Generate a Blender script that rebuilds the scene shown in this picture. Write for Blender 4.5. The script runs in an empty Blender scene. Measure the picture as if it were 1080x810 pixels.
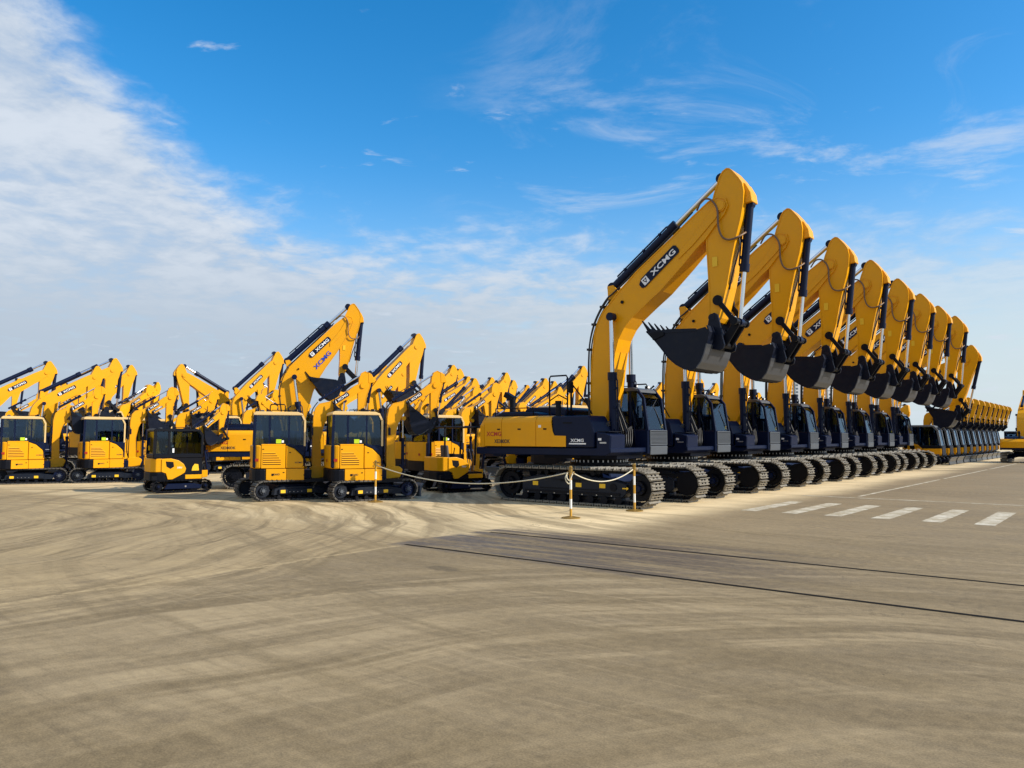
import bpy, bmesh, math, random
from mathutils import Vector, Matrix
R = math.radians
random.seed(7)
scene = bpy.context.scene
COL = scene.collection
HEAD = 0.68                      # the row direction, measured from the view axis
N = Vector((math.cos(HEAD), -math.sin(HEAD), 0))   # the way the big row faces
D = Vector((math.sin(HEAD), math.cos(HEAD), 0))    # along the row

# ------------------------------------------------------------------ materials
def mat(name, col, rough=0.5, metal=0.0, coat=0.0, spec=0.5, var=0.0, bump=0.0, scale=6.0, dust=0.0, dustcol=(0.32,0.27,0.19)):
    m = bpy.data.materials.new(name); m.use_nodes = True
    nt = m.node_tree; b = nt.nodes['Principled BSDF']
    b.inputs['Base Color'].default_value = (*col, 1)
    b.inputs['Roughness'].default_value = rough
    b.inputs['Metallic'].default_value = metal
    b.inputs['Coat Weight'].default_value = coat
    b.inputs['Coat Roughness'].default_value = 0.12
    b.inputs['Specular IOR Level'].default_value = spec
    tc = nt.nodes.new('ShaderNodeTexCoord')
    if var or dust:
        nz = nt.nodes.new('ShaderNodeTexNoise'); nz.inputs['Scale'].default_value = scale; nz.inputs['Detail'].default_value = 6
        nt.links.new(tc.outputs['Object'], nz.inputs['Vector'])
        mx = nt.nodes.new('ShaderNodeMix'); mx.data_type = 'RGBA'
        mx.inputs[6].default_value = (*[c*(1-var) for c in col], 1)
        mx.inputs[7].default_value = (*[min(1, c*(1+var)) for c in col], 1)
        nt.links.new(nz.outputs['Fac'], mx.inputs[0])
        out = mx.outputs[2]
        if dust:
            n2 = nt.nodes.new('ShaderNodeTexNoise'); n2.inputs['Scale'].default_value = scale*1.7; n2.inputs['Detail'].default_value = 8; n2.inputs['Roughness'].default_value = 0.7
            nt.links.new(tc.outputs['Object'], n2.inputs['Vector'])
            rp = nt.nodes.new('ShaderNodeMapRange'); rp.inputs[1].default_value = 0.45; rp.inputs[2].default_value = 0.75; rp.inputs[4].default_value = dust
            nt.links.new(n2.outputs['Fac'], rp.inputs[0])
            m2 = nt.nodes.new('ShaderNodeMix'); m2.data_type = 'RGBA'; m2.inputs[7].default_value = (*dustcol, 1)
            nt.links.new(rp.outputs[0], m2.inputs[0]); nt.links.new(out, m2.inputs[6]); out = m2.outputs[2]
            rr = nt.nodes.new('ShaderNodeMapRange'); rr.inputs[3].default_value = rough; rr.inputs[4].default_value = min(1, rough+0.3)
            nt.links.new(rp.outputs[0], rr.inputs[0]); nt.links.new(rr.outputs[0], b.inputs['Roughness'])
        nt.links.new(out, b.inputs['Base Color'])
    if bump:
        nb = nt.nodes.new('ShaderNodeTexNoise'); nb.inputs['Scale'].default_value = scale*8; nb.inputs['Detail'].default_value = 4
        nt.links.new(tc.outputs['Object'], nb.inputs['Vector'])
        bp = nt.nodes.new('ShaderNodeBump'); bp.inputs['Strength'].default_value = bump; bp.inputs['Distance'].default_value = 0.01
        nt.links.new(nb.outputs['Fac'], bp.inputs['Height']); nt.links.new(bp.outputs[0], b.inputs['Normal'])
    return m

M = {}
M['yellow'] = mat('yellow_paint', (0.79, 0.348, 0.0008), 0.42, coat=0.10, spec=0.22, var=0.09, scale=1.1, dust=0.16, dustcol=(0.44,0.235,0.05), bump=0.04)
M['navy'] = mat('navy_paint', (0.0018, 0.0065, 0.029), 0.42, coat=0.05, spec=0.18, var=0.2, scale=2, dust=0.04, dustcol=(0.03,0.04,0.06))
M['black'] = mat('black_paint', (0.002, 0.003, 0.007), 0.5, spec=0.18, var=0.2, dust=0.05, dustcol=(0.03,0.028,0.028))
M['slate'] = mat('slate_paint', (0.006, 0.010, 0.020), 0.45, spec=0.25, var=0.25, scale=2.5, dust=0.18, dustcol=(0.05,0.045,0.04))
M['grey'] = mat('grey_panel', (0.07, 0.08, 0.095), 0.45, var=0.1)
M['shoe'] = mat('track_steel', (0.20, 0.18, 0.145), 0.45, metal=0.35, var=0.25, scale=5, dust=0.55, dustcol=(0.36,0.31,0.22), bump=0.3)
M['darkshoe'] = mat('dark_track_steel', (0.085, 0.078, 0.068), 0.55, metal=0.3, var=0.3, scale=5, dust=0.3, dustcol=(0.16,0.14,0.11), bump=0.3)
M['chrome'] = mat('chrome_rod', (0.75, 0.76, 0.78), 0.13, metal=1.0)
M['bucketpaint'] = mat('bucket_paint', (0.002, 0.005, 0.016), 0.42, coat=0.04, spec=0.2, var=0.3, scale=3, dust=0.35, dustcol=(0.022,0.021,0.022), bump=0.08)
M['greyplate'] = mat('grey_plate', (0.075, 0.08, 0.09), 0.4, metal=0.4, var=0.15, scale=4)
M['lightgrey'] = mat('light_grey_paint', (0.13, 0.145, 0.165), 0.4)
M['cream'] = mat('cream_paint', (0.68, 0.47, 0.20), 0.4, coat=0.2)
M['white'] = mat('white_lettering', (0.85, 0.85, 0.85), 0.4)
M['letterdark'] = mat('dark_lettering', (0.02, 0.015, 0.02), 0.5)
M['letterred'] = mat('red_lettering', (0.45, 0.03, 0.01), 0.5)
M['letterblue'] = mat('blue_lettering', (0.01, 0.05, 0.45), 0.5)
M['sticker'] = mat('yellow_sticker', (0.85, 0.50, 0.01), 0.5)
M['green'] = mat('green_sticker', (0.45, 0.62, 0.01), 0.5)
M['rubber'] = mat('hose_rubber', (0.012, 0.012, 0.014), 0.5)
M['hose'] = mat('brown_hose', (0.16, 0.09, 0.05), 0.5)
M['seat'] = mat('seat_fabric', (0.07, 0.07, 0.075), 0.8)
M['bolt'] = mat('bright_bolt', (0.5, 0.5, 0.5), 0.35, metal=0.8)

def glass_mat():
    m = bpy.data.materials.new('cab_glass'); m.use_nodes = True; nt = m.node_tree
    nt.nodes.clear()
    o = nt.nodes.new('ShaderNodeOutputMaterial'); t = nt.nodes.new('ShaderNodeBsdfTransparent'); g = nt.nodes.new('ShaderNodeBsdfGlossy')
    t.inputs[0].default_value = (0.50, 0.58, 0.66, 1); g.inputs['Roughness'].default_value = 0.03; g.inputs['Color'].default_value = (0.55, 0.75, 1, 1)
    f = nt.nodes.new('ShaderNodeFresnel'); f.inputs[0].default_value = 1.65
    x = nt.nodes.new('ShaderNodeMixShader')
    nt.links.new(f.outputs[0], x.inputs[0]); nt.links.new(t.outputs[0], x.inputs[1]); nt.links.new(g.outputs[0], x.inputs[2]); nt.links.new(x.outputs[0], o.inputs[0])
    return m
M['glass'] = glass_mat()

# ------------------------------------------------------------------ mesh helpers
class MB:
    """collects shapes for ONE mesh object"""
    def __init__(self, *mats):
        self.bm = bmesh.new(); self.mats = mats
    def _f(self, vs, mi=0, sm=False):
        try:
            f = self.bm.faces.new(vs); f.material_index = mi; f.smooth = sm; return f
        except ValueError:
            return None
    def extr(self, a, b, mi=0, bev=0.0, seg=1, smooth=False):
        """a, b: matching rings of points"""
        va = [self.bm.verts.new(p) for p in a]; vb = [self.bm.verts.new(p) for p in b]
        n = len(a); fs = [self._f(va[::-1], mi), self._f(vb, mi)]
        for i in range(n):
            fs.append(self._f([va[i], va[(i+1) % n], vb[(i+1) % n], vb[i]], mi, smooth))
        fs = [f for f in fs if f]
        if bev:
            bmesh.ops.recalc_face_normals(self.bm, faces=fs)
            es = set(e for f in fs for e in f.edges)
            es = [e for e in es if e.calc_face_angle(0) > R(25)]
            if es:
                bmesh.ops.bevel(self.bm, geom=es, offset=bev, offset_type='OFFSET', segments=seg, profile=0.5, affect='EDGES', clamp_overlap=True, material=-1)
    def prism(self, pts, y0, y1, mi=0, bev=0.0, seg=1):
        self.extr([(x, y0, z) for x, z in pts], [(x, y1, z) for x, z in pts], mi, bev, seg)
    def flanged(self, pts, y, inset=.014, th=.028, mi=0, lod=0):
        """a welded box section: side plates set in from the edges of the plates that close it"""
        if lod: self.prism(pts, -y, y, mi); return
        self.prism(pts, -y+inset, y-inset, mi)
        A = sum(a[0]*b[1]-b[0]*a[1] for a, b in zip(pts, pts[1:]+pts[:1])); s = 1 if A > 0 else -1
        n = len(pts); nr = []
        for i in range(n):
            a = Vector(pts[i-1]); b = Vector(pts[(i+1) % n]); d = (b-a).normalized(); nr.append((-d.y*s, d.x*s))
        for i in range(n):
            j = (i+1) % n; p, q = pts[i], pts[j]
            self.prism([(p[0]-nr[i][0]*.002, p[1]-nr[i][1]*.002), (q[0]-nr[j][0]*.002, q[1]-nr[j][1]*.002), (q[0]+nr[j][0]*th, q[1]+nr[j][1]*th), (p[0]+nr[i][0]*th, p[1]+nr[i][1]*th)], -y, y, mi)
    def prismx(self, pts, x0, x1, mi=0, bev=0.0, seg=1):
        self.extr([(x0, y, z) for y, z in pts], [(x1, y, z) for y, z in pts], mi, bev, seg)
    def prismz(self, pts, z0, z1, mi=0, bev=0.0, seg=1):
        self.extr([(x, y, z0) for x, y in pts], [(x, y, z1) for x, y in pts], mi, bev, seg)
    def box(self, x0, x1, y0, y1, z0, z1, mi=0, bev=0.0, seg=1):
        self.prism([(x0, z0), (x1, z0), (x1, z1), (x0, z1)], y0, y1, mi, bev, seg)
    def bar(self, p, q, w, h, mi=0, bev=0.0):
        """a bar from p to q: w wide (sideways), h deep"""
        p = Vector(p); q = Vector(q); d = (q-p).normalized()
        s = Vector((0, 1, 0)) if abs(d.y) < 0.9 else Vector((1, 0, 0))
        u = d.cross(s).normalized(); s = u.cross(d).normalized()
        c = [s*w/2+u*h/2, -s*w/2+u*h/2, -s*w/2-u*h/2, s*w/2-u*h/2]
        self.extr([p+k for k in c], [q+k for k in c], mi, bev)
    def cyl(self, p, q, r, r2=None, n=14, mi=0, caps=True):
        p = Vector(p); q = Vector(q); r2 = r if r2 is None else r2
        d = (q-p).normalized(); s = Vector((0, 0, 1)) if abs(d.z) < 0.9 else Vector((1, 0, 0))
        u = d.cross(s).normalized(); w = d.cross(u).normalized()
        ra = [p+(u*math.cos(a)+w*math.sin(a))*r for a in [2*math.pi*i/n for i in range(n)]]
        rb = [q+(u*math.cos(a)+w*math.sin(a))*r2 for a in [2*math.pi*i/n for i in range(n)]]
        va = [self.bm.verts.new(k) for k in ra]; vb = [self.bm.verts.new(k) for k in rb]
        for i in range(n):
            self._f([va[i], vb[i], vb[(i+1) % n], va[(i+1) % n]], mi, True)
        if caps:
            self._f([self.bm.verts.new(k) for k in ra], mi); self._f([self.bm.verts.new(k) for k in rb[::-1]], mi)
    def tube(self, pts, r, n=8, mi=0, sub=4):
        P = [Vector(p) for p in pts]
        if sub > 1 and len(P) > 2:      # Catmull-Rom
            Q = []
            for i in range(len(P)-1):
                a = P[max(i-1, 0)]; b = P[i]; c = P[i+1]; d = P[min(i+2, len(P)-1)]
                for k in range(sub):
                    t = k/sub
                    Q.append(0.5*((2*b)+(c-a)*t+(2*a-5*b+4*c-d)*t*t+(3*b-a-3*c+d)*t**3))
            Q.append(P[-1]); P = Q
        prev = None; u = None
        for i, p in enumerate(P):
            d = (P[min(i+1, len(P)-1)]-P[max(i-1, 0)]).normalized()
            if u is None:
                s = Vector((0, 1, 0)) if abs(d.y) < 0.9 else Vector((1, 0, 0)); u = d.cross(s).normalized()
            u = (u-d*u.dot(d)).normalized(); w = d.cross(u)
            ring = [self.bm.verts.new(p+(u*math.cos(a)+w*math.sin(a))*r) for a in [2*math.pi*j/n for j in range(n)]]
            if prev:
                for j in range(n):
                    self._f([prev[j], prev[(j+1) % n], ring[(j+1) % n], ring[j]], mi, True)
            else:
                self._f(ring[::-1], mi)
            prev = ring
        self._f(prev, mi)
    def build(self, name, parent=None, T=None):
        bmesh.ops.recalc_face_normals(self.bm, faces=self.bm.faces[:])
        me = bpy.data.meshes.new(name)
        if T is not None: self.bm.transform(T)
        self.bm.to_mesh(me); self.bm.free()
        for k in self.mats: me.materials.append(M[k] if isinstance(k, str) else k)
        o = bpy.data.objects.new(name, me); COL.objects.link(o); o.parent = parent
        return o

_txt = {}
def text_geo(s):
    if s not in _txt:
        cu = bpy.data.curves.new('lettering', 'FONT'); cu.body = s; cu.size = 1; cu.extrude = 0.012; cu.offset = 0.022; cu.resolution_u = 3
        cu.space_character = 1.02
        o = bpy.data.objects.new('lettering_source', cu)
        COL.objects.link(o); dg = bpy.context.evaluated_depsgraph_get()
        me = bpy.data.meshes.new_from_object(o.evaluated_get(dg))
        vs = [v.co.copy() for v in me.vertices]; fs = [tuple(p.vertices) for p in me.polygons]
        x0 = min(v.x for v in vs); x1 = max(v.x for v in vs); y0 = min(v.y for v in vs); y1 = max(v.y for v in vs)
        _txt[s] = ([Vector(((v.x-x0)/(x1-x0), (v.y-y0)/(y1-y0), v.z)) for v in vs], fs)
        bpy.data.objects.remove(o); bpy.data.curves.remove(cu); bpy.data.meshes.remove(me)
    return _txt[s]
def lettering(mb, s, c, ux, uy, w, h, mi=0, depth=0.5):
    """text block w x h centred at c, reading along ux with up uy"""
    vs, fs = text_geo(s); ux = Vector(ux).normalized(); uy = Vector(uy).normalized(); un = ux.cross(uy); c = Vector(c)
    bv = [mb.bm.verts.new(c+ux*(v.x-0.5)*w+uy*(v.y-0.5)*h+un*v.z*depth) for v in vs]
    for f in fs: mb._f([bv[i] for i in f], mi)

def empty(name, loc=(0, 0, 0), rz=0.0, s=1.0):
    o = bpy.data.objects.new(name, None); COL.objects.link(o); o.location = loc; o.rotation_euler = (0, 0, rz); o.scale = (s, s, s)
    o.empty_display_size = 0.3
    return o
def tag(o, label=None, cat=None, group=None, kind=None):
    if label: o['label'] = label
    if cat: o['category'] = cat
    if group: o['group'] = group
    if kind: o['kind'] = kind
    return o
def dup(o, parent=None):
    c = o.copy(); COL.objects.link(c); c.parent = parent
    for ch in o.children: dup(ch, c)
    return c

# ------------------------------------------------------------------ undercarriage
def make_track(root, y0, y1, cx, zc, r, pitch, mats, lod):
    """crawler belt: a loop of grouser shoes round a stadium path"""
    mb = MB(*mats)
    per = 4*cx+2*math.pi*r; n = int(round(per/pitch)); p = per/n
    def at(s):
        s %= per
        if s < 2*cx: return (-cx+s, zc+r, 0.0)
        s -= 2*cx
        if s < math.pi*r:
            a = s/r; return (cx+r*math.sin(a), zc+r*math.cos(a), -a)
        s -= math.pi*r
        if s < 2*cx: return (cx-s, zc-r, -math.pi)
        s -= 2*cx; a = s/r
        return (-cx-r*math.sin(a), zc-r*math.cos(a), -math.pi-a)
    yc = (y0+y1)/2
    for k in range(n):
        x, z, a = at(k*p+p*0.3)
        ca, sa = math.cos(a), math.sin(a)
        def L(t, h, y): return (x+t*ca-h*sa, y, z+t*sa+h*ca)
        h = p*0.43; g = r*0.115
        if lod == 0:
            prof = [(-h, -0.012), (-h, g*1.5), (-h+0.02*r/.47, g*1.5), (-h+0.035*r/.47, g*.35), (-0.018, g*.35), (-0.010, g), (0.010, g), (0.018, g*.35), (h-.05, g*.35), (h-0.04, g*.9), (h-.015, g*.9), (h, g*.2), (h, -0.012)]
        else:
            prof = [(-h, -0.012), (-h, g*1.5), (-h*.7, g*.4), (h, g*.4), (h, -0.012)]
        mb.extr([L(t, q, y0) for t, q in prof], [L(t, q, y1) for t, q in prof], 0)
        if lod == 0:
            for s in (-1, 1):           # bolts on the shoe, chain link under it
                for t in (-h*.5, h*.4):
                    b = 0.018; mb.extr([L(t-b, g*.35, yc+s*.09-b), L(t+b, g*.35, yc+s*.09-b), L(t+b, g*.35, yc+s*.09+b), L(t-b, g*.35, yc+s*.09+b)],
                            [L(t-b, g*.8, yc+s*.09-b), L(t+b, g*.8, yc+s*.09-b), L(t+b, g*.8, yc+s*.09+b), L(t-b, g*.8, yc+s*.09+b)], 1)
        w = (y1-y0)*0.16
        mb.extr([L(t, q, yc-w) for t, q in ((-h*1.05, -.10*r/.47), (-h*1.05, -.013), (h*1.05, -.013), (h*1.05, -.10*r/.47))],
                [L(t, q, yc+w) for t, q in ((-h*1.05, -.10*r/.47), (-h*1.05, -.013), (h*1.05, -.013), (h*1.05, -.10*r/.47))], 1)
    mb.build('track', root)

def wheel(name, root, x, z, r, y0, y1, out, mats, teeth=0):
    mb = MB(*mats); yc = (y0+y1)/2; w = (y1-y0)*.14
    mb.cyl((x, yc-w, z), (x, yc+w, z), r*.93, n=26)
    mb.cyl((x, yc+out*w, z), (x, yc+out*w*2.2, z), r*.55, r*.5, n=20)
    mb.cyl((x, yc+out*w*2.2, z), (x, yc+out*w*2.9, z), r*.28, r*.24, n=14, mi=1)
    for k in range(8):
        a = k*math.pi/4; mb.cyl((x+r*.4*math.cos(a), yc+out*w*2.2, z+r*.4*math.sin(a)), (x+r*.4*math.cos(a), yc+out*w*2.4, z+r*.4*math.sin(a)), r*.05, n=6, mi=1)
    for k in range(teeth):
        a = 2*math.pi*k/teeth; mb.bar((x+r*.9*math.cos(a), yc, z+r*.9*math.sin(a)), (x+r*1.03*math.cos(a), yc, z+r*1.03*math.sin(a)), w*1.3, r*.13)
    mb.build(name, root)

def undercarriage_big(root, lod=0):
    cx, zc, r = 2.08, 0.5, 0.44
    for s in (-1, 1):
        y0, y1 = sorted((s*0.99, s*1.59)); yc = (y0+y1)/2
        make_track(root, y0, y1, cx, zc, r, 0.235, ('shoe', 'black'), lod)
        f = MB('slate', 'black', 'sticker', 'bolt')
        f.prism([(-1.62, .24), (1.6, .24), (1.72, .34), (1.72, .60), (1.2, .70), (.5, .76), (-1.0, .76), (-1.62, .66)], yc-.17, yc+.17, 0, .02)
        f.prism([(-1.5, .3), (1.55, .3), (1.55, .36), (-1.5, .36)], yc+s*.15, yc+s*.2, 1)
        if lod == 0:
            f.prism([(-.55, .66), (.9, .66), (.55, .8), (-.4, .84)], yc+s*.1, yc+s*.22, 0, .01)
            for k in range(8): f.cyl((-1.5+k*.43, yc-.2, .17), (-1.5+k*.43, yc+.2, .17), .105, n=12, mi=1)
            for k in (-.8, .7): f.cyl((k, yc-.14, .84), (k, yc+.14, .84), .07, n=12, mi=1)
            for xx in (-1.15, .28, 1.02): f.box(xx-.09, xx+.09, yc+s*.171, yc+s*.176, .47, .58, 2)
            f.box(-1.0, .9, yc+s*.171, yc+s*.185, .40, .43, 1); f.box(-.3, .35, yc+s*.171, yc+s*.18, .60, .66, 1); f.cyl((1.35, yc+s*.17, .5), (1.35, yc+s*.19, .5), .1, n=16, mi=1)
            for k in range(7): f.cyl((-1.4+k*.45, yc+s*.17, .285), (-1.4+k*.45, yc+s*.19, .285), .018, n=6, mi=3)
        f.build('track_frame', root)
        wheel('sprocket', root, -cx, zc, r-.09, y0, y1, s, ('black', 'black'), 13 if lod == 0 else 0)
        wheel('idler', root, cx, zc, r-.09, y0, y1, s, ('black', 'navy'))
        if lod == 0:
            a = MB('sticker'); yy = yc+s*.175
            a.extr([(1.62, yy, .47), (1.74, yy, .47), (1.74, yy, .44), (1.80, yy, .485), (1.74, yy, .53), (1.74, yy, .50), (1.62, yy, .50)],
                   [(1.62, yy+s*.004, .47), (1.74, yy+s*.004, .47), (1.74, yy+s*.004, .44), (1.80, yy+s*.004, .485), (1.74, yy+s*.004, .53), (1.74, yy+s*.004, .50), (1.62, yy+s*.004, .50)])
            a.build('arrow_sticker', root)
    c = MB('navy')
    c.prism([(-.9, .55), (.9, .55), (.75, .95), (-.75, .95)], -.75, .75, 0, .03)
    for sx in (-1, 1):
        for sy in (-1, 1):
            c.bar((sx*.5, sy*.4, .72), (sx*1.1, sy*1.2, .5), .4, .24)
    c.build('carbody', root)
    c = MB('black', 'bolt'); c.cyl((0, 0, .93), (0, 0, 1.3), .72, n=36)
    for k in range(36):
        a = k*math.pi/18; c.cyl((.78*math.cos(a), .78*math.sin(a), 1.1), (.78*math.cos(a), .78*math.sin(a), 1.16), .022, n=6, mi=1)
    c.cyl((0, 0, 1.02), (0, 0, 1.1), .82, n=36)
    c.build('slew_ring', root)

# ------------------------------------------------------------------ cab
def make_cab(root, x0, x1, xt, xm, z0, zb, zt, y0, y1, frame, roofm, pw=.07, grille=True, lod=0):
    mb = MB(frame, roofm, 'seat')
    mb.prism([(x0, z0), (x1, z0), (x1, zb), (x0, zb)], y0, y1, 0, .03)
    for y in (y0+pw/2, y1-pw/2):
        mb.bar((x0+pw*.6, y, zb-.02), (x0+pw*.9, y, zt-.03), pw, pw*1.3)
        mb.bar((xm, y, zb-.02), (xm-.01, y, zt-.03), pw*.8, pw)
        xk, zk = x1+(xt-x1)*.62-.0, zb+(zt-zb)*.78
        mb.bar((x1-pw*.5, y, zb-.02), (xk-pw*.3+.04, y, zk), pw, pw*1.0, mi=1 if roofm in ('cream', 'lightgrey') else 0)
        mb.bar((xk-pw*.3+.04, y, zk-.01), (xt-pw*.9, y, zt-.01), pw, pw*1.0, mi=1 if roofm in ('cream', 'lightgrey') else 0)
    mb.prism([(x0, zt-.06), (xt-.03, zt-.06), (xt+.02, zt-.1), (xt-.02, zt-.01), (xt-.16, zt+.045), (x0+.06, zt+.05), (x0, zt)], y0-.01, y1+.01, 1, .015)
    # seat and console
    sx = x0+.28*(x1-x0); yc = (y0+y1)/2; k = (y1-y0)/1.1
    mb.box(sx-.05, sx+.42*k, yc-.24*k, yc+.24*k, zb-.02, zb+.12*k, 2, .03)
    mb.prism([(sx-.1, zb+.05), (sx+.03, zb+.05), (sx-.04, zb+.66*k), (sx-.16, zb+.66*k)], yc-.23*k, yc+.23*k, 2, .03)
    mb.box(sx-.17*k, sx-.08*k, yc-.13*k, yc+.13*k, zb+.66*k, zb+.84*k, 2, .02)
    for s in (-1, 1):
        mb.box(sx, sx+.45*k, yc+s*.33*k-.05, yc+s*.33*k+.05, zb-.02, zb+.2*k, 2, .02)
        mb.cyl((sx+.38*k, yc+s*.33*k, zb+.2*k), (sx+.42*k, yc+s*.33*k, zb+.36*k), .02, n=6, mi=2)
    mb.box(x1-.32, x1-.24, y0+.12, y0+.2, zb, zb+.36, 2, .01)
    cab = mb.build('cab', root)
    e = .012
    xk, zk = x1+(xt-x1)*.62+.0, zb+(zt-zb)*.78
    g = MB('glass'); g.extr([(x1-.03, y0+pw, zb), (xk+.01, y0+pw, zk), (xt-pw*.6, y0+pw, zt-.06), (xt-pw*.6, y1-pw, zt-.06), (xk+.01, y1-pw, zk), (x1-.03, y1-pw, zb)][0:0] or
           [(x1-.03, y0+pw, zb), (x1-.03, y1-pw, zb), (xk+.02, y1-pw, zk), (xk+.02, y0+pw, zk)],
           [(x1-.03-e, y0+pw, zb), (x1-.03-e, y1-pw, zb), (xk+.02-e, y1-pw, zk), (xk+.02-e, y0+pw, zk)])
    g.extr([(xk+.02, y0+pw, zk), (xk+.02, y1-pw, zk), (xt-.06, y1-pw, zt-.06), (xt-.06, y0+pw, zt-.06)],
           [(xk+.02-e, y0+pw, zk), (xk+.02-e, y1-pw, zk), (xt-.06-e, y1-pw, zt-.06), (xt-.06-e, y0+pw, zt-.06)])
    g.build('windshield', cab)
    for y in (y0+.03, y1-.03):
        g = MB('glass'); g.prism([(x0+pw, zb), (xm-pw*.5, zb), (xm-pw*.5, zt-.06), (x0+pw, zt-.06)], y, y+.008); g.build('window', cab)
        g = MB('glass'); g.prism([(xm+pw*.5, zb), (x1-pw, zb), (xk-pw*.8, zk), (xt-pw*1.4, zt-.06), (xm+pw*.5, zt-.06)], y, y+.008); g.build('window', cab)
    g = MB('glass'); g.box(x0+.03, x0+.04, y0+pw, y1-pw, zb+.05, zt-.07); g.build('rear_window', cab)
    if lod == 0:
        w = MB('rubber'); w.bar((x1-.01, y1-.18, zb+.02), (xk+.05, yc, zb+.6*(zt-zb)), .02, .015); w.bar((xk+.06, yc-.2, zb+.45*(zt-zb)), (xk+.045, yc+.2, zb+.75*(zt-zb)), .02, .012); w.build('wiper', cab)
    if grille:
        g = MB('grey', 'black')
        a, b = y0+.06, y1-.05
        g.box(x1+.002, x1+.022, a, b, z0+.28, zb-.02, 1)
        g.box(x1+.004, x1+.035, a, b, zb-.05, zb-.02); g.box(x1+.004, x1+.035, a, b, z0+.26, z0+.29)
        g.box(x1+.004, x1+.035, a, a+.03, z0+.29, zb-.05); g.box(x1+.004, x1+.035, b-.03, b, z0+.29, zb-.05)
        for k in range(9 if lod == 0 else 4):
            zz = z0+.32+k*(zb-z0-.40)/(8 if lod == 0 else 3); g.prism([(x1+.02, zz-.008), (x1+.036, zz-.016), (x1+.036, zz-.004), (x1+.02, zz+.008)], a+.03, b-.03)
        g.build('grille', cab)
        g = MB('grey'); g.prism([(x1+.002, z0-.02), (x1+.03, z0), (x1+.045, z0+.22), (x1+.002, z0+.24)], a, b, 0, .008); g.build('front_panel', cab)
    if lod == 0:
        for yy in (y0+.2, y1-.2):
            l = MB('black', 'white'); l.box(xt-.25, xt-.16, yy-.07, yy+.07, zt+.05, zt+.13, 0, .01); l.box(xt-.16, xt-.155, yy-.055, yy+.055, zt+.065, zt+.12, 1); l.build('roof_light', cab)
        l = MB('black'); l.tube([(xt-.3, y0+.05, zt+.03), (xt-.3, y0+.06, zt+.09), (xt-.9 if xt-x0 > 1.2 else xt-.6, y0+.06, zt+.09), (xt-.9 if xt-x0 > 1.2 else xt-.6, y0+.05, zt+.03)], .012, sub=1)
        l.build('roof_rail', cab)
    return cab

# ------------------------------------------------------------------ arms
SPEC_BIG = dict(
    foot=(.12, 2.05), joint=(3.88, 7.62), pivot=(3.62, 4.80), bw=.34, sw=.30, gauge=.5,
    boom=[(-.04, 2.2), (-.06, 2.5), (-.06, 3.41), (.0, 4.15), (.07, 4.68), (.18, 5.0), (.37, 5.3), (.6, 5.52), (.9, 5.82), (1.44, 6.28), (2.46, 7.01), (3.1, 7.49), (3.55, 7.8), (3.8, 7.88), (4.02, 7.8), (4.08, 7.6), (3.98, 7.4), (3.7, 7.12), (3.46, 6.84), (3.21, 6.64), (2.79, 6.23), (2.16, 5.66), (1.7, 5.33), (1.3, 5.03), (1.05, 4.77), (.87, 4.47), (.76, 4.12), (.68, 3.62), (.6, 2.99), (.54, 2.65), (.36, 2.15), (.25, 1.92), (.08, 1.88)],
    stick=[(4.04, 8.58), (3.93, 8.52), (3.84, 8.38), (3.78, 8.2), (3.70, 8.0), (3.55, 7.5), (3.47, 7.15), (3.46, 6.9), (3.47, 6.5), (3.51, 5.6), (3.50, 4.88), (3.53, 4.76), (3.60, 4.69), (3.70, 4.70), (3.77, 4.80), (3.85, 5.05), (4.0, 5.6), (4.12, 6.2), (4.25, 6.75), (4.38, 7.2), (4.46, 7.6), (4.48, 7.9), (4.44, 8.13), (4.35, 8.28), (4.18, 8.5), (4.12, 8.56)],
    bc_base=(.78, 1.45), bc_pin=(.74, 5.08), bc_r=.108, bc_len=2.08,
    sc_base=(.52, 5.98), sc_pin=(3.80, 8.42), sc_r=.125, sc_len=2.45,
    kc_base=(4.52, 7.62), kc_r=.10, kc_len=1.68, lk_pin=(3.78, 5.22), lk=(4.22, 4.68), ear=(3.86, 4.12), ks=1.0, kw=.75, kdel=-3,
    logo=(2.12, 6.30, 38.5, 1.42, .27))
SPEC_SMALL = dict(
    foot=(1.15, .72), joint=(2.52, 3.46), pivot=(2.45, 2.42), bw=.13, sw=.11, gauge=0,
    boom=[(1.0, .72), (1.0, 1.5), (1.02, 2.45), (1.08, 2.74), (1.2, 2.88), (1.5, 2.95), (1.96, 3.2), (2.3, 3.48), (2.5, 3.57), (2.6, 3.5), (2.58, 3.38), (2.45, 3.28), (2.2, 3.12), (1.95, 2.98), (1.7, 2.8), (1.5, 2.55), (1.33, 2.2), (1.24, 1.75), (1.28, .8), (1.22, .62), (1.08, .6)],
    stick=[(2.58, 3.92), (2.47, 3.86), (2.41, 3.72), (2.37, 3.35), (2.38, 2.42), (2.45, 2.33), (2.53, 2.40), (2.58, 2.8), (2.65, 3.15), (2.75, 3.45), (2.77, 3.7), (2.70, 3.86)],
    bc_base=(1.52, .75), bc_pin=(1.52, 2.42), bc_r=.05, bc_len=1.05,
    sc_base=(1.22, 3.0), sc_pin=(2.5, 3.82), sc_r=.045, sc_len=.85,
    kc_base=(2.80, 3.55), kc_r=.038, kc_len=.62, lk_pin=(2.52, 2.68), lk=(2.74, 2.5), ear=(2.59, 2.01), ks=.56, kw=.40, kdel=-38,
    logo=(1.83, 3.04, 34, .58, .13))
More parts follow.
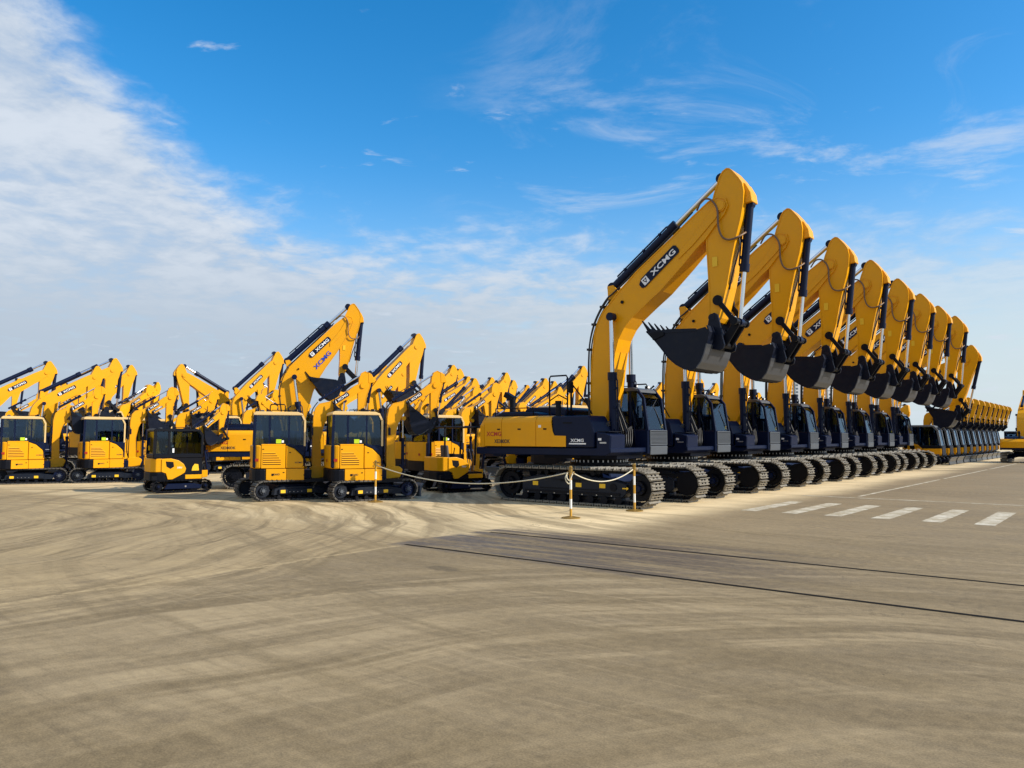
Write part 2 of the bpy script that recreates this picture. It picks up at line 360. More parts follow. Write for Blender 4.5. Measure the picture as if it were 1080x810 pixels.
SPEC_HEAVY = dict(SPEC_BIG, boom=[(-.2, 2.2), (-.26, 3.2), (-.22, 4.0), (-.1, 4.6), (.12, 5.12), (.45, 5.55), (.9, 5.9), (1.44, 6.32), (2.46, 7.05), (3.1, 7.53), (3.6, 7.84), (3.85, 7.9), (4.05, 7.8), (4.08, 7.55), (3.9, 7.2), (3.5, 6.62), (2.95, 5.98), (2.35, 5.35), (1.9, 4.8), (1.55, 4.2), (1.25, 3.5), (.9, 2.7), (.5, 2.0), (.1, 1.9)], logo=(2.2, 6.45, 36, 1.42, .27))
BUCKET = dict(
    side=[(2.12, 4.50), (2.62, 4.47), (3.08, 4.44), (3.37, 4.46), (3.62, 4.52), (3.72, 4.40), (3.66, 4.1), (3.60, 3.85), (3.53, 3.66), (3.42, 3.52), (3.28, 3.47), (3.1, 3.48), (2.85, 3.60), (2.64, 3.76), (2.45, 3.98), (2.25, 4.2), (2.05, 4.42)],
    back=[(1.98, 4.46), (2.25, 4.18), (2.45, 3.96), (2.64, 3.74), (2.85, 3.58), (3.1, 3.455), (3.28, 3.44), (3.43, 3.49), (3.55, 3.64), (3.63, 3.85), (3.69, 4.1), (3.75, 4.40), (3.68, 4.56)])

def rot(c, a):
    return Matrix.Translation((c[0], 0, c[1])) @ Matrix.Rotation(-R(a), 4, 'Y') @ Matrix.Translation((-c[0], 0, -c[1]))
def make_arm(root, sp, pose=(0, 0, 0), T0=None, lod=0, logo='lettering'):
    """boom, stick, bucket and their cylinders in one pose; angles in degrees, anticlockwise seen from the right-hand side"""
    T0 = T0 or Matrix.Identity(4)
    db, ds, dk = pose
    TB = T0 @ rot(sp['foot'], db); TS = TB @ rot(sp['joint'], ds); TK = TS @ rot(sp['pivot'], dk+sp['kdel'])
    def W(T, p, y=0.0): return T @ Vector((p[0], y, p[1]))
    bw, sw = sp['bw'], sp['sw']; ks = sp['ks']
    bev = .02 if lod == 0 else 0
    # boom
    b = MB('yellow', 'navy'); b.flanged(sp['boom'], bw, .014*ks, .03*ks, 0, lod)
    for px in (sp['foot'], sp['bc_pin'], sp['joint']):
        b.cyl((px[0], -bw-.05*ks-.0, px[1]), (px[0], bw+.05*ks, px[1]), .12*ks, n=16)
    boom = b.build('boom', root, TB)
    if lod < 2:
        x, z, a, w, h = sp['logo']; u = Vector((math.cos(R(a)), 0, math.sin(R(a)))); v = Vector((-math.sin(R(a)), 0, math.cos(R(a))))
        c = Vector((x, -bw-.001, z))
        p = MB('navy')
        q = [(-.5, .5), (-.46, -.5), (.28, -.5), (.34, .5)] if False else [(-.5, -.30), (-.44, -.5), (.46, -.5), (.5, -.3), (.5, .3), (.46, .5), (-.40, .5), (-.5, .2)]
        p.extr([c+u*a_*w+v*b_*h for a_, b_ in q], [c+Vector((0, -.006, 0))+u*a_*w+v*b_*h for a_, b_ in q])
        pl = p.build('logo_plate', boom, TB)
        t = MB('white', 'navy'); c2 = c+Vector((0, -.0065, 0))
        lettering(t, 'XCMG', c2+u*w*.12, u, v, w*.62, h*.56)
        s_ = h*.36; e = c2-u*w*.355
        t.extr([e+u*s_*i+v*s_*j for i, j in ((-1, -1), (1, -1), (1, 1), (-1, 1))], [e+Vector((0, -.004, 0))+u*s_*i+v*s_*j for i, j in ((-1, -1), (1, -1), (1, 1), (-1, 1))])
        e = e+Vector((0, -.0045, 0))
        t.extr([e+u*s_*i+v*s_*j for i, j in ((-.75, .6), (0, -.8), (.75, .6))], [e+Vector((0, -.003, 0))+u*s_*i+v*s_*j for i, j in ((-.75, .6), (0, -.8), (.75, .6))], 1)
        e = e+Vector((0, -.0035, 0))
        t.extr([e+u*s_*i+v*s_*j for i, j in ((-.32, .35), (0, -.3), (.32, .35))], [e+Vector((0, -.002, 0))+u*s_*i+v*s_*j for i, j in ((-.32, .35), (0, -.3), (.32, .35))])
        t.build('lettering', boom, TB)
    if lod == 0 and sp is not SPEC_SMALL:
        for yy in (-bw+.05, bw-.05):
            h = MB('rubber'); h.tube([(-.13, yy, 2.3), (-.16, yy, 3.0), (-.13, yy, 4.2), (.0, yy, 4.85), (.22, yy, 5.3), (.5, yy, 5.66), (.75, yy*.8, 5.86), (2.4, yy*.9, 7.08), (3.1, yy, 7.62)], .024, n=7)
            for k in range(2):
                h.tube([(-.09, yy-.05+.1*k, 2.3), (-.1, yy-.05+.1*k, 3.0), (-.09, yy-.05+.1*k, 4.2), (.04, yy-.05+.1*k, 4.80), (.26, yy-.05+.1*k, 5.25), (.55, yy-.05+.1*k, 5.62)], .02, n=6)
            for (cxx, czz) in ((-.12, 3.3), (-.10, 4.25), (.06, 4.95), (.34, 5.42)):
                h.box(cxx-.05, cxx+.07, yy-.09, yy+.09, czz-.03, czz+.03)
            h.build('hose', boom, TB)
        h = MB('black'); h.cyl((1.0, -bw-.03, 5.48), (1.0, -bw, 5.48), .045, n=12); h.build('pin_boss', boom, TB)
        h = MB('yellow')          # reinforcing plate edges near the tip
        h.prism([(2.7, 6.42), (3.1, 6.72), (3.75, 7.32), (3.95, 7.62), (3.75, 7.72), (3.35, 7.2), (2.75, 6.62)], -bw-.012, -bw-.001, 0, .004)
        h.build('nose_plate', boom, TB)
    if sp is not SPEC_SMALL and lod < 2:
        q = sp['sc_base']
        for yy in (-1, 1):
            h = MB('yellow'); h.prism([(q[0]-.09, q[1]+.03), (q[0]+.1, q[1]+.04), (q[0]+.3, q[1]-.2), (q[0]+.12, q[1]-.5), (q[0]-.06, q[1]-.5)], yy*.17-.02, yy*.17+.02); h.build('cylinder_bracket', boom, TB)
    # stick
    s = MB('yellow', 'navy'); s.flanged(sp['stick'], sw, .014*ks, .03*ks, 0, lod)
    j = sp['joint']; s.cyl((j[0], -bw-.03, j[1]), (j[0], bw+.03, j[1]), .15*ks, n=18)
    if sw < bw:       # cheeks that clasp the boom nose
        pass
    k = sp['kc_base']
    s.prism([(k[0]-.22*ks, k[1]+.60*ks), (k[0]-.03*ks, k[1]+.5*ks), (k[0]+.10*ks, k[1]+.25*ks), (k[0]+.13*ks, k[1]+.02*ks), (k[0]-.2*ks, k[1]-.02*ks)], -.2*ks, .2*ks, 0, .012 if lod == 0 else 0)
    stick = s.build('stick', root, TS)
    if lod == 0 and sp is not SPEC_SMALL:
        h = MB('hose'); yy = -sw-.05
        h.tube([(3.2, -bw+.1, 7.66), (3.42, yy-.05, 7.84), (3.64, yy-.05, 7.82), (3.82, yy-.05, 7.55), (3.84, yy-.04, 7.1), (3.93, yy-.03, 6.82), (4.11, yy-.03, 6.71), (4.34, yy+.02, 6.76), (4.44, -.1, 6.9)], .026, n=8)
        h.build('hose', stick, TS)
        h = MB('sticker'); h.box(3.62, 3.76, -sw-.004, -sw-.001, 6.1, 6.35); h.build('warning_sticker', stick, TS)
        h = MB('letterdark'); h.tube([(4.18, -.15, 7.0), (4.3, -.16, 6.6), (4.1, -.16, 5.9), (4.0, -.15, 5.5)], .02); h.build('hose', stick, TS)
    # cylinders
    def cyl(name, p, q, r, ln, parent=root, ys=(0,), clamps=0):
        for y in ys:
            P = Vector((p.x, p.y+y, p.z)); Q = Vector((q.x, q.y+y, q.z)); d = (Q-P); L = d.length; d.normalize()
            l = min(ln, L*.86)
            m = MB('navy', 'black', 'bolt')
            m.cyl(P, P+d*l, r, n=16); m.cyl(P+d*(l-.16*r/.09), P+d*(l+.02), r*1.22, n=16, mi=0)
            m.cyl(P+Vector((0, -r*.9, 0)), P+Vector((0, r*.9, 0)), r*1.15, n=14, mi=0)
            if lod == 0:
                up = Vector((0, 1, 0)).cross(d).normalized()
                if up.z < 0: up = -up
                m.tube([P+d*l*.12+up*r*.8, P+d*l*.12+up*(r+.05), P+d*l*.9+up*(r+.05), P+d*l*.96+up*r*.8], r*.2, n=6, sub=1)
                for t in (.25, .55, .8): m.box(*(lambda c: (c.x-.03, c.x+.03, c.y-r*.9, c.y+r*.9, c.z-.035, c.z+.035))(P+d*l*t+up*r*.9), 0)
            o = m.build(name, parent)
            m = MB('chrome', 'navy'); m.cyl(P+d*(l-.05), Q, r*.56, n=14)
            m.cyl(Q+Vector((0, -r*.9, 0)), Q+Vector((0, r*.9, 0)), r*1.05, n=14, mi=1)
            m.build('cylinder_rod', o)
    g = sp['gauge']
    cyl('boom_cylinder', W(T0, sp['bc_base']), W(TB, sp['bc_pin']), sp['bc_r'], sp['bc_len'], ys=(-g, g) if g else (0,))
    cyl('stick_cylinder', W(TB, sp['sc_base']), W(TS, sp['sc_pin']), sp['sc_r'], sp['sc_len'])
    # linkage: the joint of the two links, found where their circles cross
    A = W(TS, sp['lk_pin']); B = W(TK if dk or 1 else TS, (0, 0))
    px, pz = sp['pivot']
    er = (3.86-3.62, 4.12-4.80); er = (px+er[0]*ks, pz+er[1]*ks); B = W(TK, er)
    l1 = math.hypot(.44, .54)*ks; l2 = math.hypot(.36, .56)*ks
    dd = (B-A).length; dd2 = min(max(dd, abs(l1-l2)+.001), l1+l2-.001)
    a_ = (l1*l1-l2*l2+dd2*dd2)/(2*dd2); hh = math.sqrt(max(l1*l1-a_*a_, 0)); e1 = (B-A).normalized(); e2 = Vector((-e1.z, 0, e1.x))
    cand = [A+e1*a_+e2*hh, A+e1*a_-e2*hh]; pk = W(TS, (px-.5, pz)); Lk = max(cand, key=lambda c: (c-pk).length)
    cyl('bucket_cylinder', W(TS, sp['kc_base']), Lk, sp['kc_r'], sp['kc_len'])
    if lod < 2:
        for y in (-1, 1):
            m = MB('black'); yy = y*(sw+.06*ks)
            P = Vector((A.x, A.y+yy, A.z)); Q = Vector((Lk.x, A.y+yy, Lk.z)); m.bar(P, Q, .05*ks, .13*ks, bev=.01 if lod == 0 else 0)
            for C_, rr in ((P, .13), (Q, .1)): m.cyl(C_+Vector((0, -.035*ks, 0)), C_+Vector((0, .035*ks, 0)), rr*ks, n=16)
            m.build('link_arm', root)
        m = MB('black')
        ya = A.y
        for y in (-1, 1): m.bar((Lk.x, ya+y*.17*ks, Lk.z), (B.x, ya+y*.17*ks, B.z), .09*ks, .2*ks, bev=.02 if lod == 0 else 0)
        m.cyl((Lk.x, ya-(sw+.1*ks), Lk.z), (Lk.x, ya+sw+.1*ks, Lk.z), .075*ks, n=14); m.cyl((B.x, ya-.34*ks, B.z), (B.x, ya+.34*ks, B.z), .08*ks, n=14)
        m.build('bucket_link', root)
    # bucket, scaled about its pivot
    S = TK @ Matrix.Translation((px, 0, pz)) @ Matrix.Scale(ks, 4) @ Matrix.Translation((-3.62, 0, -4.80))
    kw = sp['kw']/ks; th = .028
    m = MB('bucketpaint', 'greyplate', 'black')
    for y in (-1, 1):
        a, b_ = sorted((y*kw, y*(kw-th))); m.prism(BUCKET['side'], a, b_, 0)
        a, b_ = sorted((y*(kw+.012), y*(kw-th-.012))); m.prism([(2.05, 4.44), (2.62, 4.50), (3.37, 4.49), (3.4, 4.42), (2.62, 4.40), (2.12, 4.36)], a, b_, 0)
    K = BUCKET['back']
    cx_, cz_ = 2.95, 4.2
    inner = [(x+(cx_-x)*th/math.hypot(cx_-x, cz_-z), z+(cz_-z)*th/math.hypot(cx_-x, cz_-z)) for x, z in K]
    for i in range(len(K)-1):
        m.prism([K[i], K[i+1], inner[i+1], inner[i]], -kw-.012, kw+.012, 1 if 7 <= i <= 9 else 0)  # upper back segments get the paler grey plate
    for y in (-.45, -.15, .15, .45):     # wear strips under the heel
        pts = K[2:7]; out = [(x-(cx_-x)*.02/math.hypot(cx_-x, cz_-z), z-(cz_-z)*.02/math.hypot(cx_-x, cz_-z)) for x, z in pts]
        for i in range(len(pts)-1): m.prism([pts[i], pts[i+1], out[i+1], out[i]], y*kw/.75-.05, y*kw/.75+.05, 0)
    m.bar((1.99, 0, 4.47), (2.16, 0, 4.31), 2*kw+.02, .07, 0)
    for y in (-1, 1):
        m.prism([(3.5, 4.46), (3.53, 4.72), (3.58, 4.88), (3.68, 4.92), (3.78, 4.86), (3.84, 4.66), (3.92, 4.32), (3.98, 4.12), (3.95, 4.0), (3.86, 3.96), (3.64, 4.0), (3.6, 4.3)], y*.36-.03, y*.36+.03, 0, .01 if lod == 0 else 0)
    m.cyl((3.62, -.40, 4.80), (3.62, .40, 4.80), .09, n=14)
    bucket = m.build('bucket', root, S)
    for i in range(5) if lod < 2 else ():
        y = (-1+i*.5)*(kw-.09)
        m = MB('black'); m.extr([(2.16, y-.06, 4.40), (2.16, y+.06, 4.40), (2.10, y+.06, 4.30), (2.10, y-.06, 4.30)], [(1.80, y-.018, 4.76), (1.80, y+.018, 4.76), (1.785, y+.018, 4.745), (1.785, y-.018, 4.745)])
        m.bar((2.2, y, 4.31), (2.02, y, 4.49), .14, .12)
        m.build('tooth', bucket, S)
    if lod < 2:
        for y in (-1, 1):
            m = MB('black'); m.prism([(2.08, 4.40), (2.3, 4.44), (2.5, 4.42), (2.5, 4.34), (2.2, 4.22)], y*(kw+.02)-.02, y*(kw+.02)+.02); m.build('side_cutter', bucket, S)

# ------------------------------------------------------------------ the big crawler excavator
def make_big(label, pose=(0, 0, 0), lod=0, armscale=1.0, model='XE380DK', spec=None):
    root = empty('crawler_excavator'); tag(root, label, 'excavator')
    undercarriage_big(root, lod)
    bv = .03 if lod == 0 else 0
    m = MB('navy'); m.prism([(-3.34, 1.30), (1.1, 1.30), (1.28, 1.38), (1.28, 1.50), (-3.34, 1.50)], -1.46, 1.46, 0, .015)
    m.box(-1.4, 1.0, -.7, .7, 1.2, 1.31); m.build('deck', root)
    m = MB('yellow'); plan = [(-3.0, -1.49), (-3.22, -1.42), (-3.36, -1.2), (-3.44, -.7), (-3.46, 0), (-3.44, .7), (-3.36, 1.2), (-3.22, 1.42), (-3.0, 1.49)]
    a = [(x, y, 1.51) for x, y in plan]; b = [(x, y, 2.12) for x, y in plan]; c = [(-3.0+(x+3.0)*.35, y*.97, 2.37) for x, y in plan]
    bm = m.bm; rings = [[bm.verts.new(p) for p in r_] for r_ in (a, b, c)]
    for r0, r1 in zip(rings, rings[1:]):
        for i in range(len(plan)): m._f([r0[i], r0[(i+1) % len(plan)], r1[(i+1) % len(plan)], r1[i]], 0, False)
    m._f(rings[0][::-1]); m._f(rings[-1]); m.build('counterweight', root)
    m = MB('black'); m.box(-2.98, -.56, -1.44, 1.44, 1.51, 2.33); hs = m.build('engine_bay', root)
    for s in (-1, 1):
        for x0, x1 in ((-2.985, -2.97+.62), (-2.335, -1.12), (-1.105, -.585)):
            sec = [(-1.5, 1.53), (-1.5, 2.20), (-1.487, 2.27), (-1.45, 2.33), (-1.39, 2.365), (-1.3, 2.378), (-.4, 2.385), (-.4, 2.345), (-1.3, 2.345), (-1.45, 2.25), (-1.455, 1.53)]
            p = MB('yellow'); p.prismx([(y*-s, z) for y, z in sec], x0, x1, 0, .006 if lod == 0 else 0); p.build('side_panel', root)
    p = MB('yellow'); p.prism([(-.583, 1.53), (-.09, 1.53), (-.09, 1.82), (-.47, 1.83), (-.53, 1.95), (-.565, 2.15), (-.583, 2.2)], -1.516, -1.503, 0); p.build('side_trim', root)
    m = MB('navy'); m.prism([(-2.9, 2.386), (-1.35, 2.386), (-1.38, 2.47), (-1.6, 2.51), (-2.7, 2.52), (-2.85, 2.47)], -1.05, .95, 0, bv)
    m.prism([(-2.45, 2.52), (-.95, 2.386), (-.9, 2.58), (-1.1, 2.66), (-2.2, 2.67), (-2.4, 2.62)], -.3, 1.1, 0, bv); m.build('engine_hood', root)
    m = MB('navy', 'black'); m.prism([(-.56, 1.51), (.78, 1.51), (.80, 1.9), (.70, 2.2), (.60, 2.36), (-.56, 2.36)], -1.49, -.6, 0, bv*1.3, 2)
    m.cyl((.1, -1.1, 2.36), (.1, -1.1, 2.40), .09, mi=1); m.box(-.2, .1, -1.497, -1.488, 2.15, 2.19, 1)
    sb = m.build('fuel_tank', root)
    m = MB('navy', 'black', 'bolt'); m.prism([(.83, 1.40), (1.26, 1.40), (1.29, 1.84), (1.1, 1.90), (.83, 1.92)], -1.46, -.72, 0, bv)
    m.box(.86, 1.22, -1.44, -.8, 1.925, 1.94, 1); m.box(.95, 1.15, -1.466, -1.458, 1.62, 1.66, 2)
    m.build('battery_box', root)
    m = MB('navy')
    for s in (-1, 1): m.prism([(-.45, 1.5), (-.28, 2.1), (-.05, 2.32), (.22, 2.3), (.45, 2.0), (.98, 1.62), (1.02, 1.36), (.8, 1.3), (-.45, 1.3)], s*.42-.03, s*.42+.03, 0, .01)
    for s in (-1, 1): m.prism([(.6, 1.34), (.66, 1.56), (.8, 1.6), (.94, 1.52), (.98, 1.34)], s*.5-.13, s*.5+.13, 0, .01)
    m.cyl((.12, -.5, 2.05), (.12, .5, 2.05), .09); m.build('boom_bracket', root)
    # text
    if lod < 2:
        m = MB('letterred'); lettering(m, 'XCMG', (-2.63, -1.5005, 1.88), (1, 0, 0), (0, 0, 1), .56, .13, 0, .3); m.build('lettering', root)
        m = MB('letterdark'); lettering(m, model, (-2.32, -1.5005, 1.67), (1, 0, 0), (0, 0, 1), .58, .11, 0, .3); m.build('lettering', root)
    if lod == 0:
        m = MB('white'); lettering(m, 'XCMG', (.26, -1.491, 1.70), (1, 0, 0), (0, 0, 1), .42, .085, 0, .3); m.box(.0, .54, -1.494, -1.491, 1.595, 1.63); m.build('lettering', sb)
        m = MB('white'); lettering(m, 'ECO', (1.04, -1.461, 1.72), (1, 0, 0), (0, 0, 1), .2, .06, 0, .3) if False else m.box(.9, 1.0, -1.463, -1.461, 1.7, 1.76); m.build('data_plate', root)
        h = MB('rubber', 'bolt')
        for i in range(7):
            y = -.26+.085*i; q = (i*37 % 5)*.04
            h.tube([(.5, y, 1.52), (.78+q, y-.03, 1.75), (.66+q, y+.02, 2.15), (.60, y*.7, 2.5+q), (.585, y*.6, 2.75+q)], .023, n=7)
            h.cyl((.5, y, 1.5), (.5, y, 1.62), .035, n=8, mi=1)
        for i in range(4):
            y = -.3+.1*i; h.tube([(.95, y, 1.45), (1.05, y, 1.62), (.95, y+.2, 1.95), (.9, .3, 2.1)], .02, n=6)
        h.build('hose_bundle', root)
        h = MB('navy'); h.tube([(.35, .1, 2.6), (.8, .25, 2.15), (.95, .3, 2.25), (1.0, .3, 1.5)], .015, sub=1); h.box(.55, .9, -.1, .33, 1.36, 1.5, 0, .02); h.box(.9, 1.22, -.65, .3, 1.36, 1.46, 0, .02); h.build('front_step', root)
    if lod == 0:
        m = MB('black')
        for k in range(12): m.box(-2.75+k*.09, -2.70+k*.09, -.9, -.35, 2.52, 2.535)
        m.build('hood_vent', root)
        m = MB('black'); m.tube([(-2.9, -1.1, 2.38), (-2.9, -1.1, 2.62), (-1.5, -1.1, 2.62), (-1.5, -1.1, 2.38)], .016, sub=1); m.build('deck_rail', root)
        for x in (-2.5, -1.75, -.85):
            m = MB('black'); m.box(x, x+.11, -1.512, -1.5, 1.99, 2.03, 0, .004); m.build('panel_latch', root)
        m = MB('white', 'letterred'); m.box(-3.2, -3.2, 0, 0, 0, 0) if False else m.box(-1.02, -.93, -1.5035, -1.5, 2.05, 2.12); m.build('warning_sticker', root)
        m = MB('rubber')
        for k in range(3): m.tube([(.62, -.9+.08*k, 1.95), (.75, -.7, 2.2-.05*k), (.7, -.4, 2.1), (.62, -.15, 2.3)], .02, n=6)
        m.build('hose_bundle', root)
    # top furniture
    if lod < 2:
        m = MB('black'); m.cyl((-2.98, -.2, 2.4), (-2.98, -.2, 2.98), .095); m.bar((-2.92, -.2, 2.93), (-3.24, -.2, 3.1), .19, .16); m.build('exhaust_pipe', root)
        m = MB('black'); m.cyl((-.48, -1.3, 2.36), (-.48, -1.3, 2.74), .075, n=16); m.cyl((-.48, -1.3, 2.70), (-.48, -1.3, 2.78), .09, n=16); m.build('intake_cap', root)
        m = MB('black'); y = -1.38
        m.tube([(-.72, y, 2.38), (-.72, y, 3.40), (-.68, y, 3.46), (-.16, y, 3.46), (-.12, y, 3.40), (-.12, y, 2.38)], .022, sub=1)
        m.tube([(-.72, y, 2.78), (-.42, y, 2.94), (-.12, y, 2.80)], .018, sub=1); m.build('handrail', root)
        m = MB('black', 'chrome'); m.tube([(.0, y, 2.38), (.0, y, 3.3), (.1, y+.05, 3.4)], .03, sub=1); m.tube([(.0, y, 3.25), (.42, y+.1, 2.7), (.6, y+.1, 2.4)], .02, sub=1)
        m.box(-.03, .02, y-.13, y+.09, 2.98, 3.28, 0, .01); m.build('mirror', root)
    make_cab(root, -.42, 1.36, 1.06, .38, 1.31, 2.0, 3.13, .37, 1.45, 'navy', 'grey', .075, True, lod)
    if lod == 0:
        m = MB('sticker'); m.box(1.30, 1.31, 1.20, 1.30, 2.02, 2.14); m.build('cab_sticker', root)
    T0 = None
    if armscale != 1.0:
        T0 = Matrix.Translation((.12, 0, 2.05)) @ Matrix.Scale(armscale, 4) @ Matrix.Translation((-.12, 0, -2.05))
    make_arm(root, spec or SPEC_BIG, pose, T0, lod)
    if spec is SPEC_HEAVY:
        bo = [c for c in root.children if c.name.startswith('boom') and 'cyl' not in c.name and 'bracket' not in c.name][0]; u = (math.cos(R(40)), 0, math.sin(R(40)))
        m = MB('letterblue'); lettering(m, 'XCMG', (2.25, -.345, 5.78), u, (-u[2], 0, u[0]), 1.15, .22, 0, .3); m.build('lettering', bo, (T0 or Matrix.Identity(4)) @ rot(SPEC_BIG['foot'], pose[0]))
    return root

# ------------------------------------------------------------------ the compact excavator
def make_small(label, pose=(0, 0, 0), lod=0, frame='navy', roofm='cream', blade=True, name='compact_excavator'):
    root = empty(name); tag(root, label, 'excavator')
    cx, zc, r = 1.06, .30, .265
    for s in (-1, 1):
        y0, y1 = sorted((s*.58, s*.97)); yc = (y0+y1)/2
        make_track(root, y0, y1, cx, zc, r, .135, ('darkshoe', 'black'), lod)
        f = MB('slate', 'black', 'sticker', 'bolt'); f.prism([(-.76, .16), (.80, .16), (.86, .22), (.86, .33), (.4, .40), (-.5, .40), (-.72, .34)], yc-.1, yc+.1, 0, .012)
        f.prism([(-.62, .2), (.55, .2), (.55, .33), (-.62, .33)], yc+s*.1, yc+s*.17, 0, .01)
        for xx in (-.5, .30): f.box(xx-.07, xx+.07, yc+s*.171, yc+s*.175, .22, .31, 2)
        for k in range(5): f.cyl((-.6+k*.3, yc-.13, .1), (-.6+k*.3, yc+.13, .1), .062, n=10, mi=1)
        for k in range(4): f.cyl((-.3+k*.12, yc+s*.17, .25), (-.3+k*.12, yc+s*.18, .25), .012, n=6, mi=3)
        f.build('track_frame', root)
        wheel('sprocket', root, -cx, zc, r-.055, y0, y1, s, ('slate', 'grey'), 11 if lod == 0 else 0)
        wheel('idler', root, cx, zc, r-.045, y0, y1, s, ('navy', 'grey'))
    m = MB('navy'); m.box(-.5, .55, -.6, .6, .28, .46, 0, .02); m.build('carbody', root)
    m = MB('black'); m.cyl((0, 0, .44), (0, 0, .58), .42, n=28); m.build('slew_ring', root)
    if blade:
        m = MB('grey'); m.prism([(1.42, .06), (1.47, .05), (1.46, .2), (1.50, .36), (1.56, .44), (1.52, .46), (1.44, .38), (1.41, .2)], -.97, .97, 0, .006); bl = m.build('dozer_blade', root)
        m = MB('navy'); 
        for s in (-1, 1): m.bar((.5, s*.35, .33), (1.43, s*.42, .26), .1, .12, bev=.01)
        m.build('blade_arm', bl)
    bv = .02 if lod == 0 else 0
    plan = [(-.84, -1.0), (-.97, -.95), (-1.05, -.82), (-1.10, -.6), (-1.12, -.3), (-1.13, 0), (-1.12, .3), (-1.10, .6), (-1.05, .82), (-.97, .95), (-.84, 1.0)]
    m = MB('black'); m.prismz([(x-.01, y) for x, y in plan[:-1]]+[(-.84, 1.0), (-.7, 1.0), (-.7, -1.0)], .57, .915, 0, bv*1.5, 2); m.build('counterweight', root)
    m = MB('yellow'); m.prismz(plan, .93, 1.61, 0, bv*2, 3); m.build('rear_cowl', root)
    m = MB('black'); m.box(-.83, .36, -.97, -.12, .6, 1.27); m.box(-.83, -.15, -.97, .97, .95, 1.55); m.box(-.85, 1.0, -.9, .9, .52, .6); m.build('upper_frame', root)
    m = MB('yellow'); m.box(-.685, -.125, -1.0, -.96, .59, .92, 0, .006); m.build('skirt_panel', root)
    m = MB('yellow'); m.box(-.115, .385, -1.0, -.96, .59, .92, 0, .006); m.build('skirt_panel', root)
    m = MB('yellow'); m.box(-.685, .6, .96, 1.0, .59, .92, 0, .006); m.build('skirt_panel', root)
    m = MB('yellow', 'black')
    m.box(-.83, -.155, -1.0, -.965, .935, 1.60, 0, .01); m.box(-.83, -.155, -.99, .99, 1.60, 1.64, 0, .01)
    for k in range(6):
        zz = 1.04+k*.062; xa = -.78; xb = -.28-max(0, k-2)*.05
        m.prism([(xa, zz), (xb, zz), (xb, zz+.022), (xa, zz+.022)], -1.002, -.999, 1)
        m.extr([(xa, -1.0, zz+.022), (xb, -1.0, zz+.022), (xb, -1.0, zz+.052), (xa, -1.0, zz+.052)], [(xa, -1.014, zz+.022), (xb, -1.014, zz+.022), (xb, -1.004, zz+.052), (xa, -1.004, zz+.052)], 0)
    m.build('engine_cover', root)
    m = MB('yellow'); m.prism([(-.14, .935), (.385, .935), (.37, 1.18), (.31, 1.30), (.1, 1.50), (-.14, 1.60)], -1.0, -.13, 0, bv); fp = m.build('side_cover', root)
    m = MB('navy'); m.prism([(-.13, 1.615), (.1, 1.515), (.325, 1.31), (.38, 1.31), (.37, 1.40), (.14, 1.58), (-.05, 1.66), (-.13, 1.66)], -.99, -.14, 0, .01); m.build('cover_trim', root)
    if lod < 2:
        m = MB('letterdark', 'letterred'); lettering(m, 'XCMG', (.22, -1.001, 1.10), (1, 0, 0), (0, 0, 1), .22, .05, 0, .2); m.build('lettering', root)
        m = MB('letterdark'); lettering(m, 'XE60D', (-.42, -1.001, .76), (1, 0, 0), (0, 0, 1), .24, .055, 0, .2); m.build('lettering', root)
    if lod < 2:
        m = MB('letterred'); lettering(m, 'X1', (-.93, -.985, 1.18), (.94, -.34, 0), (0, 0, 1), .12, .08, 0, .2) if False else m.extr([(-.99, -.948, 1.14), (-.90, -.982, 1.14), (-.90, -.982, 1.22), (-.99, -.948, 1.22)], [(-.995, -.955, 1.14), (-.905, -.99, 1.14), (-.905, -.99, 1.22), (-.995, -.955, 1.22)]); m.build('red_sticker', root)
    cab = make_cab(root, -1.06, .42, .34, -.60, .95, 1.60, 2.54, -.93, .45, frame, roofm, .055, False, lod)
    m = MB(frame); m.bar((-.06, -.90, 1.6), (-.06, -.90, 2.5), .03, .045); m.build('cab_pillar', cab)
    m = MB('green'); m.box(-.42, -.27, -.915, -.906, 1.66, 1.78); m.build('inspection_sticker', cab)
    m = MB('white'); m.box(-.26, -.20, -.915, -.906, 1.68, 1.75); m.build('paper_sticker', cab)
    if lod < 2:
        for x, z in ((-.80, 1.48), (-.22, .80), (.36, .72), (-.05, 1.38)):
            m = MB('black'); m.box(x, x+.05, -1.008, -.999, z, z+.025, 0, .003); m.build('panel_latch', root)
        m = MB('black'); m.tube([(.30, -.96, 1.30), (.36, -1.0, 1.32), (.36, -1.0, 1.0), (.32, -.99, .98)], .012, sub=1); m.build('handrail', root)
        m = MB('letterred'); m.box(-1.135, -1.125, -.42, -.30, 1.12, 1.2); m.build('rear_light', root)
        m = MB('black'); m.cyl((-.5, -1.0, .75), (-.5, -1.006, .75), .035, n=12); m.build('fuel_cap', root)
        m = MB('black'); m.bar((.45, -.8, 1.65), (.42, -.8, 2.3), .02, .02); m.build('grab_rail', root)
    m = MB('navy', 'yellow'); m.prism([(.62, .56), (1.10, .62), (1.18, .86), (1.08, .95), (.84, .98), (.62, .92)], -.16, .16, 1, bv)
    m.cyl((1.14, 0, .5), (1.14, 0, 1.0), .06, mi=0); m.box(.3, .65, -.3, .3, .58, .85); m.build('swing_post', root)
    m = MB('navy'); m.tube([(.42, -.85, 2.2), (.58, -.92, 2.2), (.6, -.92, 2.1)], .012, sub=1); m.box(.58, .63, -1.0, -.84, 1.90, 2.12, 0, .01); m.build('mirror', root)
    make_arm(root, SPEC_SMALL, pose, Matrix.Translation((-.32, 0, 0)), lod)
